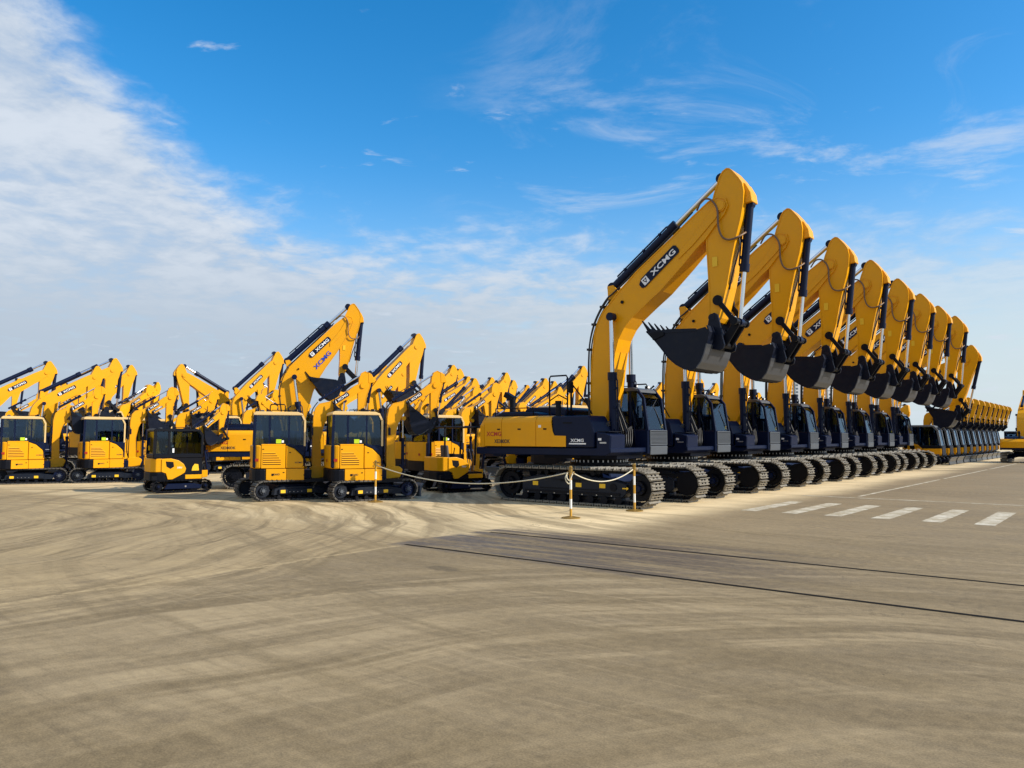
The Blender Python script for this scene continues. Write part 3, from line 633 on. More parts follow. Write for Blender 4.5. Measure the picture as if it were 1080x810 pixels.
    if lod == 0:
        h = MB('rubber')
        for i in range(3):
            y = -.06+.06*i; h.tube([(x-.32, y, z) for x, z in ((1.0, .95), (.93, 1.3), (.95, 2.2), (.98, 2.65), (1.15, 2.93))], .013, n=6)
        h.build('hose_bundle', root)
    return root

def make_mini(label, pose=(0, 0, 0), lod=0, arm=.78, blade=False, frame='black', canopy=False):
    """the dark-cabbed mini excavator with a swooping rear cover"""
    root = empty('mini_excavator'); tag(root, label, 'excavator')
    cx, zc, r = .78, .23, .195
    for s in (-1, 1):
        y0, y1 = sorted((s*.46, s*.78)); yc = (y0+y1)/2
        make_track(root, y0, y1, cx, zc, r, .12, ('black', 'black'), lod)
        f = MB('navy', 'black', 'bolt'); f.prism([(-.6, .13), (.6, .13), (.66, .25), (.35, .32), (-.5, .32)], yc-.12, yc+.12, 0, .012); f.cyl((.1, yc+s*.12, .22), (.1, yc+s*.13, .22), .03, mi=2); f.build('track_frame', root)
        wheel('sprocket', root, -cx, zc, r-.04, y0, y1, s, ('black', 'navy')); wheel('idler', root, cx, zc, r-.04, y0, y1, s, ('black', 'navy'))
    m = MB('black'); m.cyl((0, 0, .3), (0, 0, .46), .34, n=24); m.box(-.4, .4, -.46, .46, .22, .34); m.build('carbody', root)
    m = MB('black'); m.box(-.98, .66, -.72, .72, .44, .6, 0, .01); m.prismz([(-.6, -.76), (-.85, -.72), (-1.03, -.5), (-1.08, 0), (-1.03, .5), (-.85, .72), (-.6, .76)], .42, .72, 0, .03, 2); m.build('counterweight', root)
    m = MB('yellow'); m.prismz([(-.7, -.73), (-.88, -.69), (-1.02, -.5), (-1.06, 0), (-1.02, .5), (-.88, .69), (-.7, .73)], .73, 1.20, 0, .02, 2); m.build('rear_cowl', root)
    m = MB('yellow', 'black')
    out = [(-.71, 1.19), (-.4, 1.20), (-.15, 1.13), (.02, 1.0), (.10, .84), (.06, .70), (-.1, .60), (-.35, .47), (-.5, .47), (-.56, .68), (-.71, .74)]
    m.prism(out, -.76, -.55, 0, .015, 2); m.prism([(-.58, 1.10), (-.33, 1.08), (-.30, .92), (-.42, .84), (-.55, .92)], -.764, -.759, 1); m.prism([(.08, .47), (.64, .47), (.64, .62), (.08, .62)], -.74, -.6, 0, .01); m.build('side_cover', root)
    m = MB('white'); lettering(m, '35U', (-.12, -.761, .88), (1, 0, 0), (0, 0, 1), .16, .06, 0, .2); m.build('lettering', root)
    if canopy:
        c = MB('black')
        for x in (-.75, .42):
            for y in (-.55, .55): c.bar((x, y, .9), (x+(.05 if x > 0 else 0), y, 2.22), .05, .05)
        c.box(-.85, .62, -.62, .62, 2.2, 2.26, 0, .02); cn = c.build('canopy', root)
        c = MB('seat', 'black'); c.box(-.45, 0, -.24, .24, 1.0, 1.12, 0, .03); c.prism([(-.5, 1.05), (-.38, 1.05), (-.44, 1.6), (-.55, 1.6)], -.23, .23, 0, .03)
        for s in (-1, 1): c.box(-.3, .1, s*.33-.05, s*.33+.05, 1.0, 1.3, 1, .02); c.cyl((.05, s*.33, 1.3), (.09, s*.33, 1.48), .018, mi=1)
        c.build('operator_seat', root)
        c = MB('bolt', 'rubber')
        for k in range(5): c.tube([(.5, -.3+k*.13, .7), (.56, -.3+k*.13, 1.1), (.48, -.28+k*.12, 1.45)], .016, n=6, mi=k % 2)
        c.build('control_lever', root)
        m = MB('black'); m.box(-.7, .64, -.69, .6, .62, .68); m.build('floor_plate', root)
    cab = None if canopy else make_cab(root, -.9, 1.05, .74, -.1, .92, 1.1, 2.2, -.76, .30, 'black', frame, .10, False, lod) if blade else make_cab(root, -.98, .68, .60, -.46, 1.2, 1.36, 2.2, -.70, .5, 'black', frame, .075, False, lod)
    if blade:
        m = MB('greyplate'); m.prism([(1.42, .04), (1.47, .03), (1.45, .2), (1.50, .34), (1.58, .44), (1.53, .46), (1.43, .38), (1.40, .2)], -.95, .95, 0, .006); bl = m.build('dozer_blade', root)
        m = MB('navy')
        for s in (-1, 1): m.bar((.4, s*.35, .28), (1.43, s*.42, .22), .1, .12)
        m.build('blade_arm', bl)
        m = MB('yellow'); m.box(.12, 1.03, -.77, -.70, .60, .91, 0, .01); m.build('skirt_panel', root); m = MB('slate'); m.box(1.06, 1.09, -.7, .24, .55, 1.05, 0, .01); m.build('front_panel', root)
    if not canopy:
      m = MB('black', 'sticker', 'grey'); m.prism([(-.4, .66), (.66, .62), (.66, 1.21 if not blade else .9), (-.98, 1.21 if not blade else .9), (-.7, 1.1 if not blade else .8)], -.69, -.1, 0, .01)
      m.prism([(.3, .76), (.55, .76), (.52, .98), (.4, 1.0), (.33, .9)], -.696, -.691, 1)
      m.build('cab_door', root)
      m = MB('white'); m.box(-.36, -.30, -.705, -.701, 1.40, 1.55); m.build('paper_sticker', cab)
    T0 = Matrix.Translation((.62 if not blade else -.1, .68 if blade else 0, .1)) @ Matrix.Scale(arm, 4) @ Matrix.Translation((-1.0, 0, -.1))
    m = MB('yellow', 'black'); dx, dy = (-.75, .68) if blade else (0, 0); m.prism([(.66+dx, .45), (1.0+dx, .5), (1.0+dx, .75), (.66+dx, .72)], dy-.13, dy+.13, 0, .015); m.build('swing_post', root)
    make_arm(root, SPEC_SMALL, pose, T0, lod)
    return root

# ------------------------------------------------------------------ the setting
def ground_material():
    m = bpy.data.materials.new('worn_concrete'); m.use_nodes = True; nt = m.node_tree; L = nt.links
    b = nt.nodes['Principled BSDF']
    def node(t, **k):
        n = nt.nodes.new(t)
        for a, v in k.items(): setattr(n, a, v)
        return n
    def math_(op, a, b_=None, c=None, clamp=False):
        n = node('ShaderNodeMath', operation=op); n.use_clamp = clamp
        for i, v in enumerate((a, b_, c)):
            if v is None: continue
            if isinstance(v, (int, float)): n.inputs[i].default_value = v
            else: L.new(v, n.inputs[i])
        return n.outputs[0]
    def noise(vec, sc, det=5, rough=.55, dist=0.0):
        n = node('ShaderNodeTexNoise'); n.inputs['Scale'].default_value = sc; n.inputs['Detail'].default_value = det; n.inputs['Roughness'].default_value = rough; n.inputs['Distortion'].default_value = dist
        L.new(vec, n.inputs['Vector']); return n.outputs['Fac']
    def mapping(vec, loc=(0, 0, 0), rot_=(0, 0, 0), sc=(1, 1, 1)):
        n = node('ShaderNodeMapping'); n.inputs['Location'].default_value = loc; n.inputs['Rotation'].default_value = rot_; n.inputs['Scale'].default_value = sc
        L.new(vec, n.inputs['Vector']); return n.outputs[0]
    def mr(v, a, b_, c=0.0, d=1.0, smooth=False):
        n = node('ShaderNodeMapRange'); n.inputs[1].default_value = a; n.inputs[2].default_value = b_; n.inputs[3].default_value = c; n.inputs[4].default_value = d
        if smooth: n.interpolation_type = 'SMOOTHSTEP'
        L.new(v, n.inputs[0]); return n.outputs[0]
    def mix(f, a, b_, blend='MIX'):
        n = node('ShaderNodeMix', data_type='RGBA', blend_type=blend)
        for i, v in ((0, f), (6, a), (7, b_)):
            if isinstance(v, (int, float)): n.inputs[i].default_value = v
            elif isinstance(v, tuple): n.inputs[i].default_value = (*v, 1)
            else: L.new(v, n.inputs[i])
        return n.outputs[2]
    P = node('ShaderNodeTexCoord').outputs['Object']     # x: the way the row faces, y: along the row
    sp = node('ShaderNodeSeparateXYZ'); 
    wob = node('ShaderNodeVectorMath', operation='MULTIPLY_ADD'); nw = node('ShaderNodeTexNoise'); nw.inputs['Scale'].default_value = .8; nw.inputs['Detail'].default_value = 4
    L.new(P, nw.inputs['Vector']); L.new(nw.outputs['Color'], wob.inputs[0]); wob.inputs[1].default_value = (.5, .5, 0); L.new(P, wob.inputs[2])
    L.new(wob.outputs[0], sp.inputs[0]); x = sp.outputs[0]; y = sp.outputs[1]
    # three concretes: the dark road slabs, the mid slabs left of the joint, the pale parking apron
    left = mr(x, -9.42, -9.22, 1, 0); deep = mr(y, 9.95, 10.35)
    big = noise(P, .16, 5, .6); mid = noise(P, .9, 6, .6); fine = noise(P, 9, 6, .7); grit = noise(P, 70, 3, .7)
    apron = math_('MULTIPLY', mr(math_('ADD', x, math_('MULTIPLY', big, 2.5)), -7.3, -5.6, 1, 0, True), mr(math_('ADD', y, math_('MULTIPLY', mid, 1.5)), 12.0, 13.6, 0, 1, True))
    col = mix(mr(big, .38, .62), (.16, .127, .078), (.225, .180, .112))
    col = mix(math_('MULTIPLY', left, .85), col, mix(mr(big, .38, .62), (.30, .235, .13), (.40, .315, .18)))
    col = mix(apron, col, (.92, .77, .50)); col = mix(math_('MULTIPLY', left, math_('MULTIPLY', deep, .8)), col, (.74, .62, .40))
    col = mix(math_('MULTIPLY', mr(mid, .45, .72), .22), col, (.36, .275, .155))
    # tyre sweeps: rings round several turning centres
    def rings(cx, cy, r0, r1, seed, freq, strength, c, amt=.75):
        nonlocal col
        v = node('ShaderNodeVectorMath', operation='SUBTRACT'); L.new(P, v.inputs[0]); v.inputs[1].default_value = (cx, cy, 0)
        n2 = node('ShaderNodeTexNoise'); n2.inputs['Scale'].default_value = .22; n2.inputs['Detail'].default_value = 2; L.new(P, n2.inputs['Vector'])
        ln = node('ShaderNodeVectorMath', operation='LENGTH'); L.new(v.outputs[0], ln.inputs[0]); rr = math_('ADD', ln.outputs['Value'], math_('MULTIPLY', n2.outputs['Fac'], 1.6))
        cmb = node('ShaderNodeCombineXYZ'); L.new(math_('MULTIPLY', rr, freq), cmb.inputs[0]); cmb.inputs[1].default_value = seed
        s2 = node('ShaderNodeSeparateXYZ'); L.new(v.outputs[0], s2.inputs[0]); at = math_('ARCTAN2', s2.outputs[1], s2.outputs[0]); L.new(math_('MULTIPLY', at, 1.6), cmb.inputs[2])
        nn = noise(cmb.outputs[0], 1.0, 4, .65)
        band = math_('MULTIPLY', mr(rr, r0, r0+1.5, 0, 1, True), mr(rr, r1-2, r1, 1, 0, True))
        broken = mr(noise(P, .35, 3, .6), .30, .5, .25, 1)
        f = math_('MULTIPLY', math_('MULTIPLY', mr(nn, .46, .6), band), math_('MULTIPLY', broken, strength))
        col = mix(f, col, c)
    rings(-21, 1.5, 5, 16, 3.1, 2.2, .85, (.13, .098, .05))
    rings(-21, 1.5, 4, 15, 8.1, 3.5, .7, (.50, .395, .23))
    rings(3, 1, 5, 15, 5.2, 1.8, .8, (.12, .09, .046))
    rings(3, 1, 4, 14, 1.7, 2.8, .8, (.40, .325, .205))
    rings(-3, 30, 15, 34, 9.4, 2.0, .7, (.14, .108, .058))
    rings(0, -5, 7, 18, 7.7, 1.7, .4, (.115, .086, .044))
    rings(-38, -6, 22, 31, 2.4, 1.5, .6, (.44, .35, .2))
    # fine scuffs drawn out along the driving direction
    for a_, s_, k_ in ((-52, .30, (.09, .07, .043)), (-25, .28, (.44, .36, .235)), (-75, .22, (.10, .08, .05))):
        sc1 = noise(mapping(P, loc=(a_, 2, 0), rot_=(0, 0, R(a_)), sc=(.35, 7.0, 1)), 1.6, 5, .7, .4)
        zone = mr(noise(mapping(P, loc=(3, a_, 0)), .33, 3, .6), .46, .6)
        col = mix(math_('MULTIPLY', math_('MULTIPLY', mr(sc1, .53, .64), zone), s_), col, k_)
    # long straight smears that run across the road
    st = noise(mapping(P, rot_=(0, 0, R(-39)), sc=(.16, 1.7, 1)), 1.3, 6, .7)
    col = mix(math_('MULTIPLY', mr(st, .5, .66), math_('SUBTRACT', .42, math_('MULTIPLY', left, .3))), col, (.12, .092, .052))
    st2 = noise(mapping(P, loc=(7, 3, 0), rot_=(0, 0, R(-31)), sc=(.13, 1.5, 1)), 1.1, 6, .65)
    col = mix(math_('MULTIPLY', mr(st2, .5, .68), .3), col, (.34, .275, .17))
    # the dark damp band between the two drains and its spill
    bandm = math_('MULTIPLY', mr(y, 9.05, 9.25), mr(y, 11.9, 12.6, 1, 0, True)); bandx = math_('MULTIPLY', mr(x, -9.75, -9.6), mr(x, -5.4, -2.0, 1, 0, True))
    dn = noise(mapping(P, rot_=(0, 0, R(-40)), sc=(.22, 2.6, 1)), 1.2, 6, .68)
    f = math_('MULTIPLY', math_('MULTIPLY', bandm, bandx), mr(dn, .40, .54))
    col = mix(math_('MULTIPLY', f, .95), col, (.040, .034, .038))
    wv = node('ShaderNodeVectorMath', operation='MULTIPLY_ADD'); L.new(wob.outputs[0], wv.inputs[0]); wv.inputs[1].default_value = (2.6, 5.2, 0); wv.inputs[2].default_value = (18.7+.0, -41.5, 0)
    wl = node('ShaderNodeVectorMath', operation='LENGTH'); L.new(wv.outputs[0], wl.inputs[0]); col = mix(mr(wl.outputs['Value'], .7, 1.0, .8, 0), col, (.06, .048, .032))
    # concrete slabs: faint joints every five metres
    def seam(v, per, off, w=.03):
        t = math_('ABSOLUTE', math_('SUBTRACT', math_('FRACT', math_('DIVIDE', math_('ADD', v, off), per)), .5)); return mr(t, w/per*.5, w/per, 1, 0)
    sp2 = node('ShaderNodeSeparateXYZ'); L.new(P, sp2.inputs[0])
    sm = math_('MULTIPLY', math_('MAXIMUM', seam(sp2.outputs[0], 6.0, 3.45), seam(sp2.outputs[1], 6.0, -.05+0)), mr(sp2.outputs[0], -9.6, -9.4, 1, 0.0))
    col = mix(math_('MULTIPLY', sm, .6), col, (.10, .08, .055))
    e1 = math_('MULTIPLY', mr(math_('ABSOLUTE', math_('ADD', x, 9.35)), .02, .07, 1, 0), mr(y, 9.0, 9.3, 1, 0)); col = mix(math_('MULTIPLY', e1, mr(fine, .35, .6, .1, .6)), col, (.55, .44, .26))
    # crawler treads: faint ladders of bars
    for ang_, off_, per_, s_ in ((-62, 1.0, 3.7, .26), (-18, .3, 5.3, .2)):
        q = node('ShaderNodeSeparateXYZ'); L.new(mapping(wob.outputs[0], rot_=(0, 0, R(ang_))), q.inputs[0])
        vv = math_('ABSOLUTE', math_('SUBTRACT', math_('FRACT', math_('DIVIDE', math_('ADD', q.outputs[1], off_), per_)), .5)); lane = mr(vv, .05, .085, 1, 0)
        bars = mr(math_('SINE', math_('MULTIPLY', q.outputs[0], 31.0)), -.1, .5)
        msk = mr(noise(mapping(P, loc=(off_*9, 4, 0)), .28, 3, .6), .50, .62)
        col = mix(math_('MULTIPLY', math_('MULTIPLY', lane, bars), math_('MULTIPLY', msk, math_('MULTIPLY', mr(fine, .35, .6), s_))), col, (.47, .375, .215))
    # hairline cracks that wander across some slabs
    ck = node('ShaderNodeTexVoronoi', feature='DISTANCE_TO_EDGE'); ck.inputs['Scale'].default_value = .42; cw = node('ShaderNodeVectorMath', operation='MULTIPLY_ADD'); cn = node('ShaderNodeTexNoise'); cn.inputs['Scale'].default_value = 1.6; cn.inputs['Detail'].default_value = 7; cn.inputs['Roughness'].default_value = .7
    L.new(P, cn.inputs['Vector']); L.new(cn.outputs['Color'], cw.inputs[0]); cw.inputs[1].default_value = (1.3, 1.3, 0); L.new(P, cw.inputs[2]); L.new(cw.outputs[0], ck.inputs['Vector'])
    cm = math_('MULTIPLY', mr(ck.outputs['Distance'], .0025, .006, 1, 0), mr(noise(mapping(P, loc=(11, 5, 0)), .16, 3, .5), .50, .56)); col = mix(math_('MULTIPLY', cm, .55), col, (.07, .055, .036))
    # oil drips and pale scuffs
    od = node('ShaderNodeTexVoronoi'); od.inputs['Scale'].default_value = .55; L.new(wob.outputs[0], od.inputs['Vector']); oc = node('ShaderNodeSeparateColor'); L.new(od.outputs['Color'], oc.inputs[0])
    om = math_('MULTIPLY', math_('MULTIPLY', mr(od.outputs['Distance'], .05, .16, 1, 0), mr(oc.outputs[0], .72, .74)), mr(fine, .35, .6, .3, 1)); col = mix(math_('MULTIPLY', om, .5), col, (.085, .066, .042))
    om2 = math_('MULTIPLY', math_('MULTIPLY', mr(od.outputs['Distance'], .04, .13, 1, 0), mr(oc.outputs[1], .80, .82)), mr(fine, .45, .6)); col = mix(math_('MULTIPLY', om2, .7), col, (.56, .48, .34))
    # stains, crumbs, grain
    spots = noise(P, 1.7, 3, .5); col = mix(math_('MULTIPLY', mr(spots, .66, .74), .5), col, (.12, .095, .065))
    col = mix(math_('MULTIPLY', mr(noise(P, 3.1, 6, .75), .60, .78), .35), col, (.50, .40, .24))
    col = mix(.15, col, mix(mr(fine, .38, .62), (.08, .063, .035), (.50, .39, .22)))
    col = mix(.15, col, mix(mr(grit, .38, .62), (.06, .047, .026), (.56, .44, .26)))
    sv = node('ShaderNodeTexVoronoi'); sv.inputs['Scale'].default_value = 3.2; L.new(P, sv.inputs['Vector']); sc_ = mr(sv.outputs['Distance'], .012, .03, 1, 0)
    rv = node('ShaderNodeSeparateColor'); L.new(sv.outputs['Color'], rv.inputs[0]); sc_ = math_('MULTIPLY', sc_, mr(rv.outputs[0], .8, .82)); col = mix(sc_, col, (.05, .04, .03))
    col = mix(1.0, col, (1.02, .95, .84), 'MULTIPLY')
    L.new(col, b.inputs['Base Color'])
    L.new(math_('SUBTRACT', mr(mid, .3, .7, .78, .95), math_('MULTIPLY', f, .35)), b.inputs['Roughness']); b.inputs['Specular IOR Level'].default_value = .35
    bp = node('ShaderNodeBump'); bp.inputs['Strength'].default_value = .2; bp.inputs['Distance'].default_value = .006
    L.new(math_('ADD', math_('MULTIPLY', grit, .6), fine), bp.inputs['Height']); L.new(bp.outputs[0], b.inputs['Normal'])
    return m

def paint_material():
    m = bpy.data.materials.new('worn_road_paint'); m.use_nodes = True; nt = m.node_tree; L = nt.links; b = nt.nodes['Principled BSDF']
    tc = nt.nodes.new('ShaderNodeTexCoord'); n = nt.nodes.new('ShaderNodeTexNoise'); n.inputs['Scale'].default_value = 2.6; n.inputs['Detail'].default_value = 9; n.inputs['Roughness'].default_value = .78
    L.new(tc.outputs['Object'], n.inputs['Vector']); r = nt.nodes.new('ShaderNodeMapRange'); r.inputs[1].default_value = .42; r.inputs[2].default_value = .60; L.new(n.outputs['Fac'], r.inputs[0])
    x = nt.nodes.new('ShaderNodeMix'); x.data_type = 'RGBA'; x.inputs[6].default_value = (.34, .27, .16, 1); x.inputs[7].default_value = (.62, .56, .43, 1); L.new(r.outputs[0], x.inputs[0]); L.new(x.outputs[2], b.inputs['Base Color'])
    b.inputs['Roughness'].default_value = .8
    return m
M['ground'] = ground_material(); M['paint'] = paint_material()
M['drain'] = mat('drain_slot', (.012, .010, .008), .9, spec=.1)
RZ = -HEAD
def flat(name, quads, m, z):
    mb = MB(m)
    for q in quads: mb._f([mb.bm.verts.new((x, y, z)) for x, y in q])
    o = mb.build(name); o.rotation_euler = (0, 0, RZ); tag(o, kind='structure'); return o
def rect(x0, x1, y0, y1): return [(x0, y0), (x1, y0), (x1, y1), (x0, y1)]
g = flat('ground', [rect(-3000, 3000, -3000, 3000)], 'ground', 0.0)
flat('drain_channel', [rect(-9.62, 40, 9.03, 9.105)], 'drain', .004)
flat('drain_channel', [rect(-9.62, 40, 11.21, 11.28)], 'drain', .004)
flat('road_marking', [rect(xc-.19, xc+.19, 18.4, 21.9) for xc in (-2.57, -3.54, -4.54, -5.54, -6.52, -7.52)] , 'paint', .004)
flat('road_marking', [rect(-8.2, 30, 24.25, 24.40)], 'paint', .004)
flat('road_marking', [rect(-6.78, -6.66, y, y+12) for y in range(25, 96, 13)], 'paint', .004)

# ------------------------------------------------------------------ rope barrier
def stripes():
    m = bpy.data.materials.new('banded_post_paint'); m.use_nodes = True; nt = m.node_tree; L = nt.links; b = nt.nodes['Principled BSDF']
    tc = nt.nodes.new('ShaderNodeTexCoord'); s = nt.nodes.new('ShaderNodeSeparateXYZ'); L.new(tc.outputs['Object'], s.inputs[0])
    a = nt.nodes.new('ShaderNodeMath'); a.operation = 'DIVIDE'; a.inputs[1].default_value = .42; L.new(s.outputs[2], a.inputs[0])
    f = nt.nodes.new('ShaderNodeMath'); f.operation = 'FRACT'; L.new(a.outputs[0], f.inputs[0]); g_ = nt.nodes.new('ShaderNodeMath'); g_.operation = 'GREATER_THAN'; g_.inputs[1].default_value = .5; L.new(f.outputs[0], g_.inputs[0])
    x = nt.nodes.new('ShaderNodeMix'); x.data_type = 'RGBA'; x.inputs[6].default_value = (.52, .28, .03, 1); x.inputs[7].default_value = (.78, .76, .70, 1); L.new(g_.outputs[0], x.inputs[0]); L.new(x.outputs[2], b.inputs['Base Color']); b.inputs['Roughness'].default_value = .45
    return m
M['bands'] = stripes(); M['brass'] = mat('dull_yellow_metal', (.34, .21, .05), .4, metal=.5, var=.2); M['chainmat'] = mat('rope_fibre', (.62, .56, .40), .7, var=.2, scale=30)
posts = []
for i, (x, y, lab) in enumerate(((1.30, 17.33, 'yellow and white banded barrier post nearest the camera, rope knotted at its top'),
                                 (2.97, 19.0, 'yellow and white banded barrier post close against the front of the nearest crawler track'),
                                 (-3.77, 21.62, 'yellow and white banded barrier post in front of the compact excavators'))):
    p = empty('barrier_post', (x, y, 0)); tag(p, lab, 'barrier post', 'posts of the rope barrier')
    m = MB('brass'); m.cyl((0, 0, .0), (0, 0, .018), .21, n=28); m.cyl((0, 0, .018), (0, 0, .05), .205, .05, n=28); m.build('base', p)
    m = MB('bands'); m.cyl((0, 0, .04), (0, 0, 1.02), .028, n=16); m.build('pole', p)
    m = MB('brass'); m.cyl((0, 0, 1.0), (0, 0, 1.07), .045, n=16); m.cyl((0, 0, 1.07), (0, 0, 1.12), .03, .045, n=16); m.cyl((0, 0, 1.12), (0, 0, 1.15), .045, .02, n=16); m.tube([(-.06, 0, 1.03), (-.08, 0, .98), (-.04, 0, .96)], .01); m.tube([(.06, 0, 1.03), (.08, 0, .98), (.04, 0, .96)], .01); m.build('cap', p)
    posts.append(Vector((x, y, 1.0)))
def rope(a, b, sag, lab):
    m = MB('chainmat'); k = 24; d = (b-a).normalized()*.06
    m.tube([a+d+(b-a-2*d)*(i/k)+Vector((0, 0, -sag*(1-(2*i/k-1)**2))) for i in range(k+1)], .013, n=7, sub=1)
    return m, lab
m, lab = rope(posts[2], posts[0], .36, 0); tag(m.build('barrier_rope'), 'long pale rope sagging between the lone post and the post by the compact excavators', 'rope', 'ropes of the barrier')
m, lab = rope(posts[0], posts[1], .24, 0); a = posts[0]
m.tube([a+Vector((-.07, -.02, 0)), a+Vector((-.12, -.03, -.12)), a+Vector((-.06, -.03, -.24)), a+Vector((.0, -.03, -.22))], .013); m.tube([a+Vector((-.07, .02, 0)), a+Vector((-.09, -.04, -.1)), a+Vector((-.03, -.04, -.17)), a+Vector((.04, -.03, -.02))], .013)
tag(m.build('barrier_rope'), 'short pale rope sagging across the side of the nearest crawler track', 'rope', 'ropes of the barrier')

# ------------------------------------------------------------------ the machines
def put(o, x, y, deg=None, rz=None, s=1.0):
    o.location = (x, y, 0); o.rotation_euler = (0, 0, R(deg) if rz is None else rz); o.scale = (s, s, s)
ORD = ['first', 'second', 'third', 'fourth', 'fifth', 'sixth', 'seventh', 'eighth', 'ninth', 'tenth', 'eleventh', 'twelfth']
big0 = make_big('big yellow and navy crawler excavator nearest the camera, whole side and side lettering in view', lod=0)
for i in range(8):
    o = big0 if i == 0 else dup(big0)
    o['group'] = 'big crawler excavators lined up with raised buckets'
    if i: o['label'] = 'big crawler excavator with raised bucket, %s from the near end of the long row' % ORD[i]
    rr = random.Random(i*7+1); p = N*(-9.38-2.55+(rr.uniform(-.06, .06) if i else 0))+D*(17.68+.99+4.4*i+(rr.uniform(-.05, .05) if i else 0)); put(o, p.x, p.y, rz=RZ+(R(rr.uniform(-.35, .35)) if i else 0))
low = make_big('crawler excavator whose bucket hangs lower than the others, last big machine of the row', pose=(-15.5, 9, -2), lod=1); low['group'] = 'big crawler excavators lined up with raised buckets'
p = N*(-9.38-2.55-1.35)+D*(17.68+.99+4.4*8); put(low, p.x, p.y, rz=RZ)

row0 = make_mini('compact excavator beside the low-bucket machine, first of the blade-fronted ones', (0, -4, 0), 1, arm=1.03, blade=True, frame='lightgrey')
row0.name = 'bladed_excavator'
for i in range(11):
    o = row0 if i == 0 else dup(row0)
    o['group'] = 'compact excavators with pale blades at the far end of the row'
    if i: o['label'] = 'compact excavator with pale blade and dark cab, %s after the big machines of the row' % ORD[i]
    if i == 10: o['label'] = 'compact excavator with pale blade closing the far end of the long row'
    p = N*(-9.4-1.9)+D*(57.4+2.62*i); put(o, p.x, p.y, rz=RZ, s=1.15)

s0 = make_small('compact excavator at the far left with its cab against the picture edge', (0, 0, 0), 0)
put(s0, -18.92, 30.72, 34)
for (x, y, a, s, lab) in ((-16.31, 31.66, 34, 1, 'compact excavator with cream roof between the far left one and the dark-cabbed mini'),
                     (-6.60, 23.1, 19, .97, 'compact excavator with slatted cover, in front of the tall boom with blue letters'),
                     (-4.36, 22.9, 20, .97, 'compact excavator with slatted side cover just behind the lone left barrier post')):
    o = dup(s0); o['label'] = lab; put(o, x, y, a, s=s)
def slew(o, deg):
    for c in o.children:
        if c.name.split('.')[0] in ('track', 'track_frame', 'sprocket', 'idler', 'carbody', 'dozer_blade'): c.rotation_euler = (0, 0, R(deg))
fr = [q for q in scene.objects if q.parent is None and q.name.startswith('compact_excavator')]
for o, a in zip(fr, (-9, -9, 17, 15)): slew(o, a)
for o in fr: o['group'] = 'compact excavators in the front of the packed field'
mini0 = make_mini('small excavator with black cab and swooping yellow rear cover, standing forward of the others', (8, -8, 0), 0); put(mini0, -11.05, 25.85, 36, s=.92)

